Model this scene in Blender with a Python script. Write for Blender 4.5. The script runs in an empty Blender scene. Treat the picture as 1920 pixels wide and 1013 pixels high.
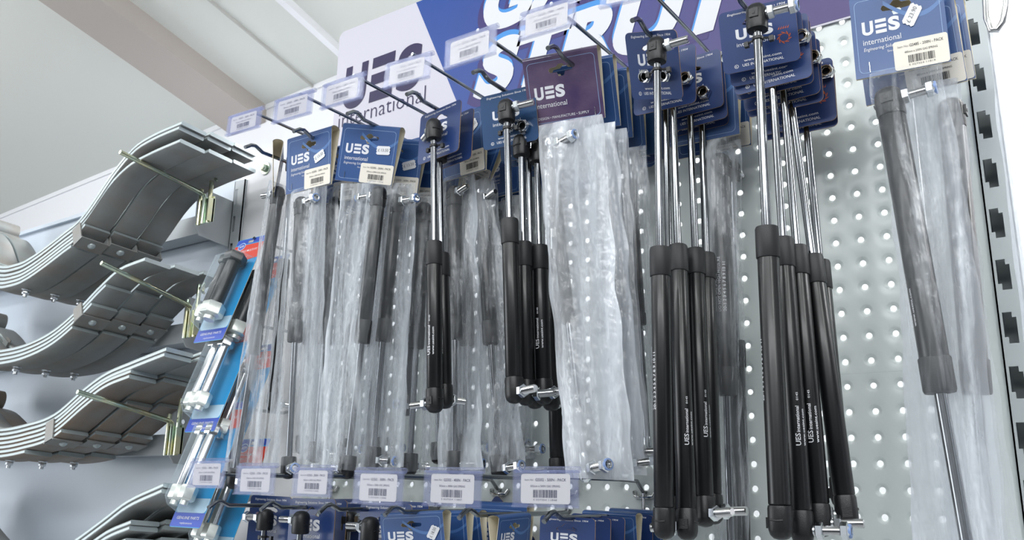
import bpy, bmesh, math, random
from mathutils import Vector, Matrix, noise
from mathutils.geometry import tessellate_polygon
S = bpy.context.scene
random.seed(7)
# ------------------------------------------------------------------ camera, world, lights, exposure
FPX, YAW, PITCH, ROLL = 1616.85, -.62083877, .25195791, .01823942
CAM = Vector((.17795, -.897026, .017113))
FW = Vector((math.sin(YAW)*math.cos(PITCH), math.cos(YAW)*math.cos(PITCH), math.sin(PITCH)))
R0 = Vector((math.cos(YAW), -math.sin(YAW), 0)); U0 = R0.cross(FW)
RT = R0*math.cos(ROLL) + U0*math.sin(ROLL); UP = -R0*math.sin(ROLL) + U0*math.cos(ROLL)
cd = bpy.data.cameras.new('camera'); cam = bpy.data.objects.new('camera', cd)
S.collection.objects.link(cam)
M = Matrix((RT, UP, -FW)).transposed().to_4x4(); M.translation = CAM
cam.matrix_world = M
cd.sensor_width = 36; cd.lens = FPX/1920*36; cd.clip_start = .02; cd.clip_end = 60
cd.dof.use_dof = True; cd.dof.focus_distance = .88; cd.dof.aperture_fstop = 22
S.camera = cam
S.view_settings.view_transform = 'Standard'; S.view_settings.look = 'None'
S.view_settings.exposure = .30; S.view_settings.gamma = 1; S.view_settings.use_curve_mapping = False
try:
    S.cycles.transparent_max_bounces = 40; S.cycles.max_bounces = 10
    S.cycles.caustics_reflective = False; S.cycles.caustics_refractive = False
except Exception: pass
w = bpy.data.worlds.new('World'); S.world = w; w.use_nodes = True
nt = w.node_tree; nt.nodes.clear()
wo = nt.nodes.new('ShaderNodeOutputWorld'); bg = nt.nodes.new('ShaderNodeBackground')
tc = nt.nodes.new('ShaderNodeTexCoord'); sp = nt.nodes.new('ShaderNodeSeparateXYZ'); cr = nt.nodes.new('ShaderNodeValToRGB')
nt.links.new(tc.outputs['Generated'], sp.inputs[0]); nt.links.new(sp.outputs['Z'], cr.inputs[0])
cr.color_ramp.elements[0].position = 0.0; cr.color_ramp.elements[0].color = (.66, .70, .76, 1)
cr.color_ramp.elements[1].position = .35; cr.color_ramp.elements[1].color = (.92, .96, 1, 1)
nt.links.new(cr.outputs[0], bg.inputs[0]); bg.inputs[1].default_value = .8
nt.links.new(bg.outputs[0], wo.inputs[0])
def area(name, loc, target, sx, sy, power, col=(1, 1, 1)):
    l = bpy.data.lights.new(name, 'AREA'); l.shape = 'RECTANGLE'; l.size = sx; l.size_y = sy
    l.energy = power; l.color = col
    o = bpy.data.objects.new(name, l); S.collection.objects.link(o); o.location = loc
    o.rotation_euler = (Vector(target)-Vector(loc)).to_track_quat('-Z', 'Y').to_euler()
    return o
area('fluorescent_or_fill', (-.6, -1.3, 1.28), (-.6, -.9, 0), 2.4, .14, 13, (.97, .99, 1))
area('fluorescent_or_fill', (1.0, -1.0, 1.28), (.1, -.1, .0), .14, 1.6, 9, (1, 1, .99))
area('fluorescent_or_fill', (.5, -2.6, 1.3), (-.3, 0, .2), 3.0, .3, 26, (.97, .99, 1))
area('window_daylight', (-3.4, -2.2, .2), (-.6, 0, .1), 1.6, 1.8, 30, (.93, .97, 1))
area('fluorescent_or_fill', (-.2, .27, .86), (-.2, .4, -.2), 3.4, .10, 20, (1, 1, 1))  # added lamp hidden behind the panel, brightens its holes and the back wall
area('fluorescent_or_fill', (-2.3, -.7, 1.08), (-2.3, .5, .4), 1.4, .1, 4, (1, 1, 1))  # added fill, brightens the dim wall and ceiling at left
area('fluorescent_or_fill', (1.5, .3, .9), (1.5, .5, 0), 1.2, .2, 5, (1, 1, 1))

# ------------------------------------------------------------------ helpers
def ray(px, py): return FW + RT*((px-960)/FPX) - UP*((py-506.5)/FPX)
def P(px, py=None, d=0.):                # point of the plane y = -d seen at a picture position
    if isinstance(px, Vector): return px
    r = ray(px, py); t = (-d-CAM.y)/r.y; return CAM + r*t
def PX(px, py, x):
    r = ray(px, py); t = (x-CAM.x)/r.x; return CAM + r*t
def PN(px, py, p0, n):
    r = ray(px, py); t = (Vector(p0)-CAM).dot(n)/r.dot(n); return CAM + r*t
def hx(h, a=1):
    c = [int(h[i:i+2], 16)/255 for i in (0, 2, 4)]
    return tuple([(x/12.92 if x <= .04045 else ((x+.055)/1.055)**2.4) for x in c]+[a])
MATS = {}
def mat(name, col, rough=.5, metal=0, noise_=None, bump=None, coat=0, spec=.5, ramp=None):
    m = bpy.data.materials.new(name); m.use_nodes = True; n = m.node_tree; b = n.nodes['Principled BSDF']
    c = hx(col) if isinstance(col, str) else col
    b.inputs['Base Color'].default_value = c; b.inputs['Roughness'].default_value = rough
    b.inputs['Metallic'].default_value = metal; b.inputs['Specular IOR Level'].default_value = spec
    b.inputs['Coat Weight'].default_value = coat; b.inputs['Coat Roughness'].default_value = .12
    t = n.nodes.new('ShaderNodeTexCoord')
    if noise_:
        sc, c2, lo, hi = noise_
        x = n.nodes.new('ShaderNodeTexNoise'); x.inputs['Scale'].default_value = sc; x.inputs['Detail'].default_value = 6
        r = n.nodes.new('ShaderNodeValToRGB'); r.color_ramp.elements[0].position = lo; r.color_ramp.elements[1].position = hi
        r.color_ramp.elements[0].color = c; r.color_ramp.elements[1].color = hx(c2)
        n.links.new(t.outputs['Object'], x.inputs['Vector']); n.links.new(x.outputs['Fac'], r.inputs[0]); n.links.new(r.outputs[0], b.inputs['Base Color'])
    if bump:
        sc, st = bump
        x = n.nodes.new('ShaderNodeTexNoise'); x.inputs['Scale'].default_value = sc; x.inputs['Detail'].default_value = 4
        bu = n.nodes.new('ShaderNodeBump'); bu.inputs['Strength'].default_value = st; bu.inputs['Distance'].default_value = .001
        n.links.new(t.outputs['Object'], x.inputs['Vector']); n.links.new(x.outputs['Fac'], bu.inputs['Height']); n.links.new(bu.outputs[0], b.inputs['Normal'])
    MATS[name] = m; return m
mat('peg_steel', 'D6DDDB', .26, 0, bump=(60, .03))
mat('white_paint', 'E6E6E9', .6)
mat('ceiling_paint', 'D3D5CF', .8)
mat('beam_shade', 'AFA7A0', .8)  # warm grey: shade on the beam's underside put into its colour
mat('ceiling_strip', 'B8B7B2', .8)
mat('panel_grey', 'CBD4DE', .35, 0, noise_=(3, 'C2CCD8', .3, .7))
mat('shelf_grey', 'B4BABE', .4, 0)
mat('post_paint', 'BCC3C4', .35)
mat('floor_vinyl', 'BDBFC1', .5, noise_=(9, 'AEB1B4', .4, .6))
mat('chrome', 'D8D8D8', .12, 1)
mat('rod_chrome', '8A8D91', .13, 1)
mat('wire_metal', '8B8F92', .22, 1)
mat('zinc', 'D5D3B0', .22, 1, noise_=(40, 'B9C9B9', .4, .6))
mat('nut_zinc', 'D9DDE0', .18, 1)
mat('black_plastic', '17181A', .38, 0, bump=(900, .15))
mat('sleeve_black', '242527', .5, 0, bump=(900, .15))
mat('cylinder_black', '0E0F11', .33, 0, coat=.15)
mat('spring_steel', '969A9A', .5, .25, noise_=(14, '908A83', .42, .72), bump=(240, .25))
mat('spring_steel_stained', '8C8782', .5, .25, noise_=(16, '8E7E70', .38, .66), bump=(240, .25))
mat('spring_edge', 'B9C4C6', .42, .5)
mat('card_blue', '33588F', .38, 0, noise_=(5, '2D4E84', .3, .7), coat=.25)
mat('card_light', '4A72AA', .38, 0, coat=.25)
mat('card_navy', '20396E', .42, 0, coat=.2)
mat('card_teal', '24466F', .35, 0, coat=.35)
mat('card_violet_sheen', '44345A', .28, 0, noise_=(22, '6E5C74', .35, .75), coat=.6, bump=(500, .12))  # blue card; warm reflections put into its violet mottled colour
mat('kraft', '9A7F62', .8)
mat('cream', 'E4DCC6', .75)
mat('print_white', 'DEDFE4', .5)
mat('print_line', '8FAAD0', .5)
mat('print_orange', 'B4552E', .6)
mat('paper_white', 'E6E0D4', .6)
mat('ink', '2B2B2E', .6)
mat('ink_soft', '6B6A6A', .6)
mat('sticker_white', 'E6E7EA', .5)
mat('banner_white', 'CFCCD8', .4)
mat('ink_navy', '22194A', .4)
mat('ink_purple', '35296C', .4)
mat('ink_sky', '3F8FD8', .4)
mat('blister_red', 'D8412F', .4)
mat('blister_sky', '2F9BD8', .35)
mat('blister_blue', '3A55B8', .4)
mat('blister_pale', 'BFDDF0', .4)
mat('nylon_blue', '7F97C6', .4)
mat('dark_hole', '101214', .9)
mat('nut_pale', 'E6EAE4', .3, .6)
mat('unseen_dark', '3A3D41', .6, noise_=(3, '6A6C6E', .4, .6))
# banner ink: blue printing into violet on the right
m = mat('banner_blue', '2E58B4', .4); n = m.node_tree
t = n.nodes.new('ShaderNodeTexCoord'); s_ = n.nodes.new('ShaderNodeSeparateXYZ'); mr = n.nodes.new('ShaderNodeMapRange'); r = n.nodes.new('ShaderNodeValToRGB')
n.links.new(t.outputs['Object'], s_.inputs[0]); n.links.new(s_.outputs['X'], mr.inputs[0])
mr.inputs['From Min'].default_value = -.6; mr.inputs['From Max'].default_value = -.1
r.color_ramp.elements[0].color = hx('1F4796'); r.color_ramp.elements[1].color = hx('443672')
n.links.new(mr.outputs[0], r.inputs[0]); n.links.new(r.outputs[0], n.nodes['Principled BSDF'].inputs['Base Color'])
def clear(name, col, fac, fres, rough, bumps=None, cloud=None, transl=.3):
    m = bpy.data.materials.new(name); m.use_nodes = True; n = m.node_tree; n.nodes.clear(); L = n.links.new; N = n.nodes.new
    out = N('ShaderNodeOutputMaterial'); mx = N('ShaderNodeMixShader'); tr = N('ShaderNodeBsdfTransparent'); b = N('ShaderNodeBsdfPrincipled')
    tl = N('ShaderNodeBsdfTranslucent'); mx2 = N('ShaderNodeMixShader')
    b.inputs['Base Color'].default_value = hx(col); b.inputs['Roughness'].default_value = rough
    b.inputs['Specular IOR Level'].default_value = .9
    tl.inputs[0].default_value = hx(col); mx2.inputs[0].default_value = transl
    L(b.outputs[0], mx2.inputs[1]); L(tl.outputs[0], mx2.inputs[2])
    tr.inputs[0].default_value = (.985, .988, .99, 1)
    lw = N('ShaderNodeLayerWeight'); lw.inputs[0].default_value = .5
    pw = N('ShaderNodeMath'); pw.operation = 'POWER'; pw.inputs[1].default_value = 2.2; L(lw.outputs['Facing'], pw.inputs[0])
    ma = N('ShaderNodeMath'); ma.operation = 'MULTIPLY_ADD'; ma.inputs[1].default_value = fres; ma.inputs[2].default_value = fac; ma.use_clamp = True
    L(pw.outputs[0], ma.inputs[0]); last = ma.outputs[0]
    t = N('ShaderNodeTexCoord')
    if cloud:
        mp = N('ShaderNodeMapping'); mp.inputs['Scale'].default_value = (1, 1, .10)
        x = N('ShaderNodeTexNoise'); x.inputs['Scale'].default_value = cloud[0]; x.inputs['Detail'].default_value = 5; x.inputs['Distortion'].default_value = .6
        rr = N('ShaderNodeValToRGB'); rr.color_ramp.elements[0].position = .50; rr.color_ramp.elements[1].position = .70
        rr.color_ramp.elements[0].color = (0, 0, 0, 1); rr.color_ramp.elements[1].color = (cloud[1],)*3+(1,)
        ad = N('ShaderNodeMath'); ad.operation = 'ADD'; ad.use_clamp = True
        L(t.outputs['Object'], mp.inputs[0]); L(mp.outputs[0], x.inputs['Vector']); L(x.outputs['Fac'], rr.inputs[0]); L(rr.outputs[0], ad.inputs[1]); L(last, ad.inputs[0]); last = ad.outputs[0]
    if bumps:
        mp = N('ShaderNodeMapping'); mp.inputs['Scale'].default_value = (1, 1, .22)
        x = N('ShaderNodeTexNoise'); x.inputs['Scale'].default_value = bumps[0]; x.inputs['Detail'].default_value = 4; x.inputs['Distortion'].default_value = .8
        bu = N('ShaderNodeBump'); bu.inputs['Strength'].default_value = bumps[1]; bu.inputs['Distance'].default_value = .004
        L(t.outputs['Object'], mp.inputs[0]); L(mp.outputs[0], x.inputs['Vector']); L(x.outputs['Fac'], bu.inputs['Height'])
        L(bu.outputs[0], b.inputs['Normal']); L(bu.outputs[0], lw.inputs['Normal'])
    L(last, mx.inputs[0]); L(tr.outputs[0], mx.inputs[1]); L(mx2.outputs[0], mx.inputs[2]); L(mx.outputs[0], out.inputs[0])
    MATS[name] = m
clear('poly_bag', 'E4E9EF', .09, .85, .14, (60, .9), (46, .62))
clear('poly_milky', 'E8ECF2', .34, .85, .16, (55, .9), (38, .55), .3)
clear('holder_plastic', 'B4BBE0', .13, .5, .1, None, None, .5)
clear('blister_clear', 'DDEBF2', .05, .4, .06)

class MB:
    def __init__(s): s.v = []; s.f = []; s.m = []
    def add(s, vs, fs, mi=0):
        o = len(s.v); s.v += [tuple(v) for v in vs]; s.f += [tuple(i+o for i in f) for f in fs]; s.m += [mi]*len(fs)
    def box(s, a, b, mi=0, mtx=None):
        (x0, y0, z0), (x1, y1, z1) = a, b
        vs = [Vector(p) for p in ((x0,y0,z0),(x1,y0,z0),(x1,y1,z0),(x0,y1,z0),(x0,y0,z1),(x1,y0,z1),(x1,y1,z1),(x0,y1,z1))]
        if mtx: vs = [mtx @ v for v in vs]
        s.add(vs, [(0,3,2,1),(4,5,6,7),(0,1,5,4),(1,2,6,5),(2,3,7,6),(3,0,4,7)], mi)
    def hexa(s, b4, t4, mi=0):
        s.add(list(b4)+list(t4), [(0,3,2,1),(4,5,6,7),(0,1,5,4),(1,2,6,5),(2,3,7,6),(3,0,4,7)], mi)
    def lathe(s, prof, n=20, mi=0, mtx=None, sq=0, caps=True, phase=0):      # prof: (r, z)
        vs = []
        for r, z in prof:
            for k in range(n):
                a = 2*math.pi*k/n+phase; c, q = math.cos(a), math.sin(a)
                if sq: e = 1-sq*.5; c = math.copysign(abs(c)**e, c); q = math.copysign(abs(q)**e, q)
                v = Vector((r*c, r*q, z)); vs.append(mtx @ v if mtx else v)
        fs = [(i*n+k, i*n+(k+1)%n, (i+1)*n+(k+1)%n, (i+1)*n+k) for i in range(len(prof)-1) for k in range(n)]
        if caps: fs += [tuple(range(n-1, -1, -1)), tuple((len(prof)-1)*n+k for k in range(n))]
        s.add(vs, fs, mi)
    def tube(s, pts, r, n=10, mi=0, caps=True):
        pts = [Vector(p) for p in pts]; rings = []; up = None
        for i, p in enumerate(pts):
            d = ((pts[min(i+1, len(pts)-1)]-p).normalized() + (p-pts[max(i-1, 0)]).normalized()).normalized()
            if up is None: up = d.orthogonal().normalized()
            else: up = (up-d*up.dot(d)).normalized()
            q = d.cross(up); rr = r[i] if isinstance(r, (list, tuple)) else r
            rings.append([p+up*rr*math.cos(2*math.pi*k/n)+q*rr*math.sin(2*math.pi*k/n) for k in range(n)])
        vs = [v for g in rings for v in g]
        fs = [(i*n+k, i*n+(k+1)%n, (i+1)*n+(k+1)%n, (i+1)*n+k) for i in range(len(pts)-1) for k in range(n)]
        if caps: fs += [tuple(range(n-1, -1, -1)), tuple((len(pts)-1)*n+k for k in range(n))]
        s.add(vs, fs, mi)
    def plate(s, outer, holes, y0, y1, mf=0, mb=0, me=0, mtx=None):   # polygon in x-z, front at y0 (towards -y), back at y1
        loops = [outer]+list(holes); flat = [p for l in loops for p in l]
        tri = tessellate_polygon([[Vector((p[0], p[1], 0)) for p in l] for l in loops])
        T = (lambda v: mtx @ v) if mtx else (lambda v: v)
        vf = [T(Vector((p[0], y0, p[1]))) for p in flat]; vb = [T(Vector((p[0], y0 if y1 is None else y1, p[1]))) for p in flat]
        ft = []
        for a, b, c in tri:
            A, B, C_ = flat[a], flat[b], flat[c]
            ar = (B[0]-A[0])*(C_[1]-A[1])-(B[1]-A[1])*(C_[0]-A[0])
            if abs(ar) < 1e-14: continue
            ft.append((a, b, c) if ar > 0 else (a, c, b))
        s.add(vf, ft, mf)
        if y1 is not None and y1 != y0:
            s.add(vb, [t[::-1] for t in ft], mb)
            o = 0
            for l in loops:
                k = len(l); s.add([vf[o+i] for i in range(k)]+[vb[o+i] for i in range(k)], [(i, k+i, k+(i+1)%k, (i+1)%k) for i in range(k)], me); o += k
    def mesh(s, name, mats, smooth=35):
        me = bpy.data.meshes.new(name); me.from_pydata(s.v, [], s.f)
        for m_ in mats: me.materials.append(MATS[m_])
        me.polygons.foreach_set('material_index', s.m)
        if smooth:
            me.polygons.foreach_set('use_smooth', [True]*len(s.f)); me.set_sharp_from_angle(angle=math.radians(smooth))
        me.update(); return me
def link(name, me, parent=None, M_=None):
    o = bpy.data.objects.new(name, me); S.collection.objects.link(o)
    if parent is not None:
        o.parent = parent
        if M_ is not None: o.matrix_local = wm(parent).inverted() @ M_
        else: o.matrix_local = wm(parent).inverted()
    elif M_ is not None: o.matrix_world = M_
    WM[o.name] = (M_ if M_ is not None else Matrix()).copy()
    return o
WM = {}
def wm(o): return WM.get(o.name, Matrix())
def tag(o, label, cat, group=None, kind=None):
    if label: o['label'] = label
    if cat: o['category'] = cat
    if group: o['group'] = group
    if kind: o['kind'] = kind
    return o
def thing(name, loc, label, cat, group=None):
    o = bpy.data.objects.new(name, None); S.collection.objects.link(o); o.empty_display_size = .02
    M_ = Matrix.Translation(Vector(loc)); o.matrix_world = M_; WM[o.name] = M_
    return tag(o, label, cat, group)
def struct(name, me): 
    o = link(name, me); o['kind'] = 'structure'; return o

# ---- text as flat polygons (built-in font)
TC = {}
def textmesh(s, bold=0., shear=0., res=2):
    if len(s) < 6 and s in ('STRUT', 'GAS', 'S'): res = 8
    k = (s, bold, shear)
    if k in TC: return TC[k]
    cu = bpy.data.curves.new('t', 'FONT'); cu.body = s; cu.size = 1; cu.offset = bold; cu.shear = shear
    cu.resolution_u = res; cu.fill_mode = 'BOTH'
    o = bpy.data.objects.new('t', cu); S.collection.objects.link(o)
    bpy.context.view_layer.update()
    me = bpy.data.meshes.new_from_object(o.evaluated_get(bpy.context.evaluated_depsgraph_get()))
    vs = [(v.co.x, v.co.y) for v in me.vertices]; fs = [tuple(p.vertices) for p in me.polygons]
    bpy.data.objects.remove(o); bpy.data.curves.remove(cu); bpy.data.meshes.remove(me)
    xs = [v[0] for v in vs]; ys = [v[1] for v in vs]
    TC[k] = (vs, fs, min(xs), max(xs), min(ys), max(ys)); return TC[k]
def text(mb, s, x, z, h=None, w=None, mi=0, bold=0., shear=0., y=-.0003, rot=0, fn=None, cap=None):
    # left end x, baseline z; h = size of a capital, w = total width
    vs, fs, x0, x1, y0, y1 = textmesh(s, bold, shear)
    sy = (h/.72) if h else None; sx = (w/(x1-x0)) if w else sy
    if sy is None: sy = sx
    c, q = math.cos(rot), math.sin(rot); out = []
    for a, b in vs:
        a2, b2 = (a-x0)*sx, b*sy
        X, Z = x+a2*c-b2*q, z+a2*q+b2*c
        out.append(fn(X, Z) if fn else (X, y, Z))
    # keep faces towards -y
    o = []
    for f in fs:
        A, B, C_ = vs[f[0]], vs[f[1]], vs[f[2]]
        ar = (B[0]-A[0])*(C_[1]-A[1])-(B[1]-A[1])*(C_[0]-A[0]); o.append(f if ar > 0 else f[::-1])
    mb.add(out, o, mi)
def rr(x0, z0, x1, z1, r, n=5, corners=(1, 1, 1, 1)):    # rounded rectangle, counterclockwise from bottom left
    pts = []
    for (cx, cz, a0, on) in ((x0+r, z0+r, 180, corners[0]), (x1-r, z0+r, 270, corners[1]), (x1-r, z1-r, 0, corners[2]), (x0+r, z1-r, 90, corners[3])):
        if on:
            for k in range(n+1):
                a = math.radians(a0+90*k/n); pts.append((cx+r*math.cos(a), cz+r*math.sin(a)))
        else: pts.append((cx+(r if a0 in (270, 0) else -r), cz+(r if a0 in (0, 90) else -r)))
    return pts
def flat(mb, poly, y, mi, T=None):
    mb.plate(poly, [], y, None, mi) if T is None else mb.plate([T(*p) for p in poly], [], y, None, mi)
def ues(mb, x, z, w, h, mi, y=-.0003, shear=0.):          # the three letters of the logo: U, three bars, S
    T = lambda a, b: (x+a*w+shear*b*h, z+b*h)
    s = .075; U = [(0, 1), (0, .32)]
    for k in range(1, 7):
        a = math.radians(180+15*k*1.0); U.append((.15+.15*math.cos(a), .30+.30*math.sin(a)))
    for k in range(6, 12):
        a = math.radians(180+15*k*1.0); U.append((.15+.15*math.cos(a), .30+.30*math.sin(a)))
    U += [(.30, .32), (.30, 1), (.215, 1), (.215, .33)]
    for k in range(11, 0, -1):
        a = math.radians(180+15*k); U.append((.15+.065*math.cos(a), .31+.10*math.sin(a)))
    U += [(.085, .33), (.085, 1)]
    mb.plate([T(*p) for p in U], [], y, None, mi)
    for b0, b1 in ((0, .24), (.38, .62), (.76, 1)):
        mb.plate([T(*p) for p in ((.36, b0), (.65, b0), (.65, b1), (.36, b1))], [], y, None, mi)
    vs, fs, x0, x1, y0, y1 = textmesh('S', .05, 0)
    text(mb, 'S', T(.70, 0)[0], z, .72, None, mi, fn=lambda X, Z: ((lambda a, b: (T(a, b)[0], y, T(a, b)[1]))(.70+(X-T(.70, 0)[0])/(x1-x0)*.30, (Z-z-y0)/(y1-y0))), bold=.05)
def barcode(mb, x, z, w, h, mi, seed, y):
    rnd = random.Random(seed); a = 0
    while a < 1:
        b = rnd.choice((.012, .012, .024, .036)); mb.plate([(x+a*w, z), (x+min(1, a+b)*w, z), (x+min(1, a+b)*w, z+h), (x+a*w, z+h)], [], y, None, mi); a += b+rnd.choice((.014, .014, .028))
# ------------------------------------------------------------------ room and fixtures
ZF = -1.6
def slab(name, pts, nrm, th, m_):
    mb = MB(); q = [Vector(p) for p in pts]; n_ = Vector(nrm)*th; mb.hexa(q, [p+n_ for p in q]); return struct(name, mb.mesh(name, [m_], 0))
# wall behind, ceiling sloping down to it
D = .5
ta, tb = P(0, 405, -D), P(230, 310, -D)
td = (tb-ta).normalized()
def zt(x): return ta.z + (x-ta.x)*td.z/td.x
mb = MB(); mb.hexa([(-5, D, ZF), (3, D, ZF), (3, D+.1, ZF), (-5, D+.1, ZF)], [(-5, D, zt(-5)), (3, D, zt(3)), (3, D+.1, zt(3)), (-5, D+.1, zt(-5))])
struct('wall_back', mb.mesh('wall_back', ['white_paint'], 0))
cdv = ray(2039, 1378).normalized()                       # direction of the ceiling boards towards the wall
nC = td.cross(cdv).normalized()
if nC.z < 0: nC = -nC
def ceil(x, y, off=0.):                                  # point of the ceiling plane above x, y
    base = ta + nC*off; return base.z - ((x-base.x)*nC.x+(y-base.y)*nC.y)/nC.z
cs = [(-5, -3.2), (3, -3.2), (3, D+.05), (-5, D+.05)]
mb = MB(); mb.hexa([(x, y, ceil(x, y)) for x, y in cs], [(x, y, ceil(x, y)+.06) for x, y in cs])
struct('ceiling', mb.mesh('ceiling', ['ceiling_paint'], 0))
mb = MB(); mb.box((-5, -4, ZF-.1), (3, D, ZF)); struct('floor', mb.mesh('floor', ['floor_vinyl'], 0))
mb = MB(); mb.hexa([(-5, D-.006, zt(-5)-.014), (3, D-.006, zt(3)-.014), (3, D, zt(3)-.014), (-5, D, zt(-5)-.014)], [(-5, D-.006, zt(-5)+.002), (3, D-.006, zt(3)+.002), (3, D, zt(3)+.004), (-5, D, zt(-5)+.004)])
struct('trim_1', mb.mesh('trim_1', ['white_paint'], 0))
def beam(name, pl, pr, off, m_, ext=3.2):                # board running along the slope, between two picture points near the wall
    n_ = nC; a = PN(*pl, ta-n_*off, n_); b = PN(*pr, ta-n_*off, n_)
    def at(p, y): return p + cdv*((y-p.y)/cdv.y)
    y0, y1 = -2.6, D-.001
    q = [at(a, y0), at(b, y0), at(b, y1), at(a, y1)]
    mb = MB(); mb.hexa(q, [p+n_*(off+.01) for p in q]); struct(name, mb.mesh(name, [m_], 0))
beam('trim_2', (427, 249), (466, 206), .05, 'beam_shade')
beam('trim_3', (594, 172), (604, 178), .008, 'ceiling_strip')
beam('trim_4', (626, 100), (638, 98), .02, 'white_paint')

# rest of the shop, unseen: dark piers added to streak chrome reflections, end walls
mb = MB()
for k in range(9): mb.box((-5+k*1.0, -4.1, ZF), (-5+k*1.0+(.62, .45, .7)[k % 3], -4.0, 1.6))
mb.box((-5, -4.1, ZF), (3, -4.0, -.55)); struct('wall_front', mb.mesh('wall_front', ['unseen_dark'], 0))
mb = MB(); mb.box((-5.1, -4, ZF), (-5, .5, ZF+1.2)); mb.box((-5.1, -1.2, ZF+1.2), (-5, .5, 1.3)); struct('wall_left', mb.mesh('wall_left', ['white_paint'], 0))
mb = MB(); mb.box((3, -3.2, ZF), (3.1, -1.9, 1.2)); mb.box((3, -.9, ZF), (3.1, .2, 1.2)); struct('wall_right', mb.mesh('wall_right', ['unseen_dark'], 0))
# perforated back panels: one steel sheet with pressed round holes per panel
def pegsheet(name, i0, i1, j0, j1, label, zlo=None, zhi=None):
    mb = MB(); p = .025; n = 12; R = .0030; R2 = .0062
    for i in range(i0, i1+1):
        for j in range(j0, j1+1):
            cx, cz = i*p, j*p; h = p/2
            x0, x1, z0, z1 = cx-h, cx+h, cz-h, cz+h
            if j == j0 and zlo is not None: z0 = zlo
            if j == j1 and zhi is not None: z1 = zhi
            vs = []
            for k in range(n):                          # outer square ring
                a = 2*math.pi*k/n+math.pi/4*0; c, s_ = math.cos(a), math.sin(a); q = max(abs(c), abs(s_)); vs.append((cx+(x1-cx if c > 0 else cx-x0)*c/q, 0, cz+(z1-cz if s_ > 0 else cz-z0)*s_/q))
            for r_, y in ((.0070, 0), (.0061, .0003), (.0048, .0014), (.0037, .0019), (R, .0032)):
                for k in range(n):
                    a = 2*math.pi*k/n; vs.append((cx+r_*math.cos(a), y, cz+r_*math.sin(a)))
            fs = [(r_*n+k, r_*n+(k+1)%n, (r_+1)*n+(k+1)%n, (r_+1)*n+k) for r_ in range(5) for k in range(n)]
            # corners of the cell missed by the 12 gon
            o = len(vs); 
            cor = [(x1, 0, z1), (x0, 0, z1), (x0, 0, z0), (x1, 0, z0)]; vs += cor
            fs += [(1, o, 2), (4, o+1, 5), (7, o+2, 8), (10, o+3, 11)]
            mb.add(vs, fs)
    x0, x1 = i0*p-p/2, i1*p+p/2; z0 = zlo if zlo is not None else j0*p-p/2; z1 = zhi if zhi is not None else j1*p+p/2
    mb.box((x0, .0008, z0), (x1, .012, z0+.0008)); mb.box((x0, .0008, z1-.0008), (x1, .012, z1))
    o = link(name, mb.mesh(name, ['peg_steel'], 40)); tag(o, label, 'display panel', 'perforated back panels'); return o
I0, I1 = -33, 1
pegsheet('perforated_panel', I0, I1, -14, 5, 'lower perforated grey steel panel behind the bottom row of hooks', None, .1374)
pegsheet('perforated_panel', I0, I1, 6, 17, 'middle perforated grey steel panel behind the hanging black struts', .1376, .4374)
pegsheet('perforated_panel', -32, I1, 18, 30, 'upper perforated grey steel panel mostly behind the blue banner', .4376, None)
# plain margin strip + slotted upright on the right
mb = MB(); mb.box((.0385, 0, -.6), (.0895, .012, .8)); o = link('panel_edge_strip', mb.mesh('panel_edge_strip', ['peg_steel'], 0)); tag(o, 'plain grey steel margin strip between the holes and the slotted upright', 'strip')
def upright(x0, x1, z0, z1, zs, sx0, sx1, name, label, m_, two=False):
    mb = MB(); y = -.003; zs = sorted(zs); cur = z0
    for z in zs:
        a, b = z-.0145, z+.0145
        mb.box((x0, y, cur), (x1, y+.002, a)); 
        mb.box((x0, y, a), (sx0, y+.002, b)); mb.box((sx1, y, a), (x1, y+.002, b))
        mb.box((sx0, y, a), (sx0+(sx1-sx0)*.28, y+.002, a+.006)) if not two else None
        mb.box((sx1-(sx1-sx0)*.3, y, b-.005), (sx1, y+.002, b)) if not two else None
        cur = b
    mb.box((x0, y, cur), (x1, y+.002, z1))
    mb.box((x0, y, z0), (x0+.0015, .034, z1)); mb.box((x1-.0015, y, z0), (x1, .034, z1)); mb.box((x0, .033, z0), (x1, .035, z1))
    o = link(name, mb.mesh(name, [m_], 0)); tag(o, label, 'upright'); return o
upright(.0898, .1135, -.6, .9, [.0205+.05*k for k in range(-6, 18)], .0935, .1045, 'slotted_upright', 'white slotted steel upright right of the perforated panel', 'post_paint')
# left bay
mb = MB(); mb.box((-3.0, 0, ZF), (-1.075, .012, .575)); mb.box((-3.0, -.008, .568), (-1.075, .0, .576))
o = link('shelf_back_panel', mb.mesh('shelf_back_panel', ['panel_grey'], 0)); tag(o, 'blue-grey steel back panel behind the leaf springs', 'panel')
upright(-1.073, -1.045, ZF, .545, [.05*k+.015 for k in range(-10, 11)], -1.070, -1.062, 'slotted_upright', 'grey slotted steel upright between leaf springs and white board', 'shelf_grey', True)
mb = MB(); mb.box((-1.044, .002, ZF), (-.838, .02, .596)); o = link('white_board', mb.mesh('white_board', ['white_paint'], 0)); tag(o, 'plain white board between grey upright and perforated panel', 'board')
p = P(498, 316, 0)
mb = MB(); mt = Matrix.Translation(p) @ Matrix.Rotation(math.pi/2, 4, 'X')
mb.lathe([(.009, 0), (.009, .0015), (.0062, .0015), (.0062, .006), (.005, .0075), (.001, .0078)], 6, 0, mt); mb.lathe([(.011, -.001), (.011, .0012)], 20, 0, mt)
o = link('hex_screw', mb.mesh('hex_screw', ['zinc'])); tag(o, 'hex head screw fixed in the top of the white board', 'screw')

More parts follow.
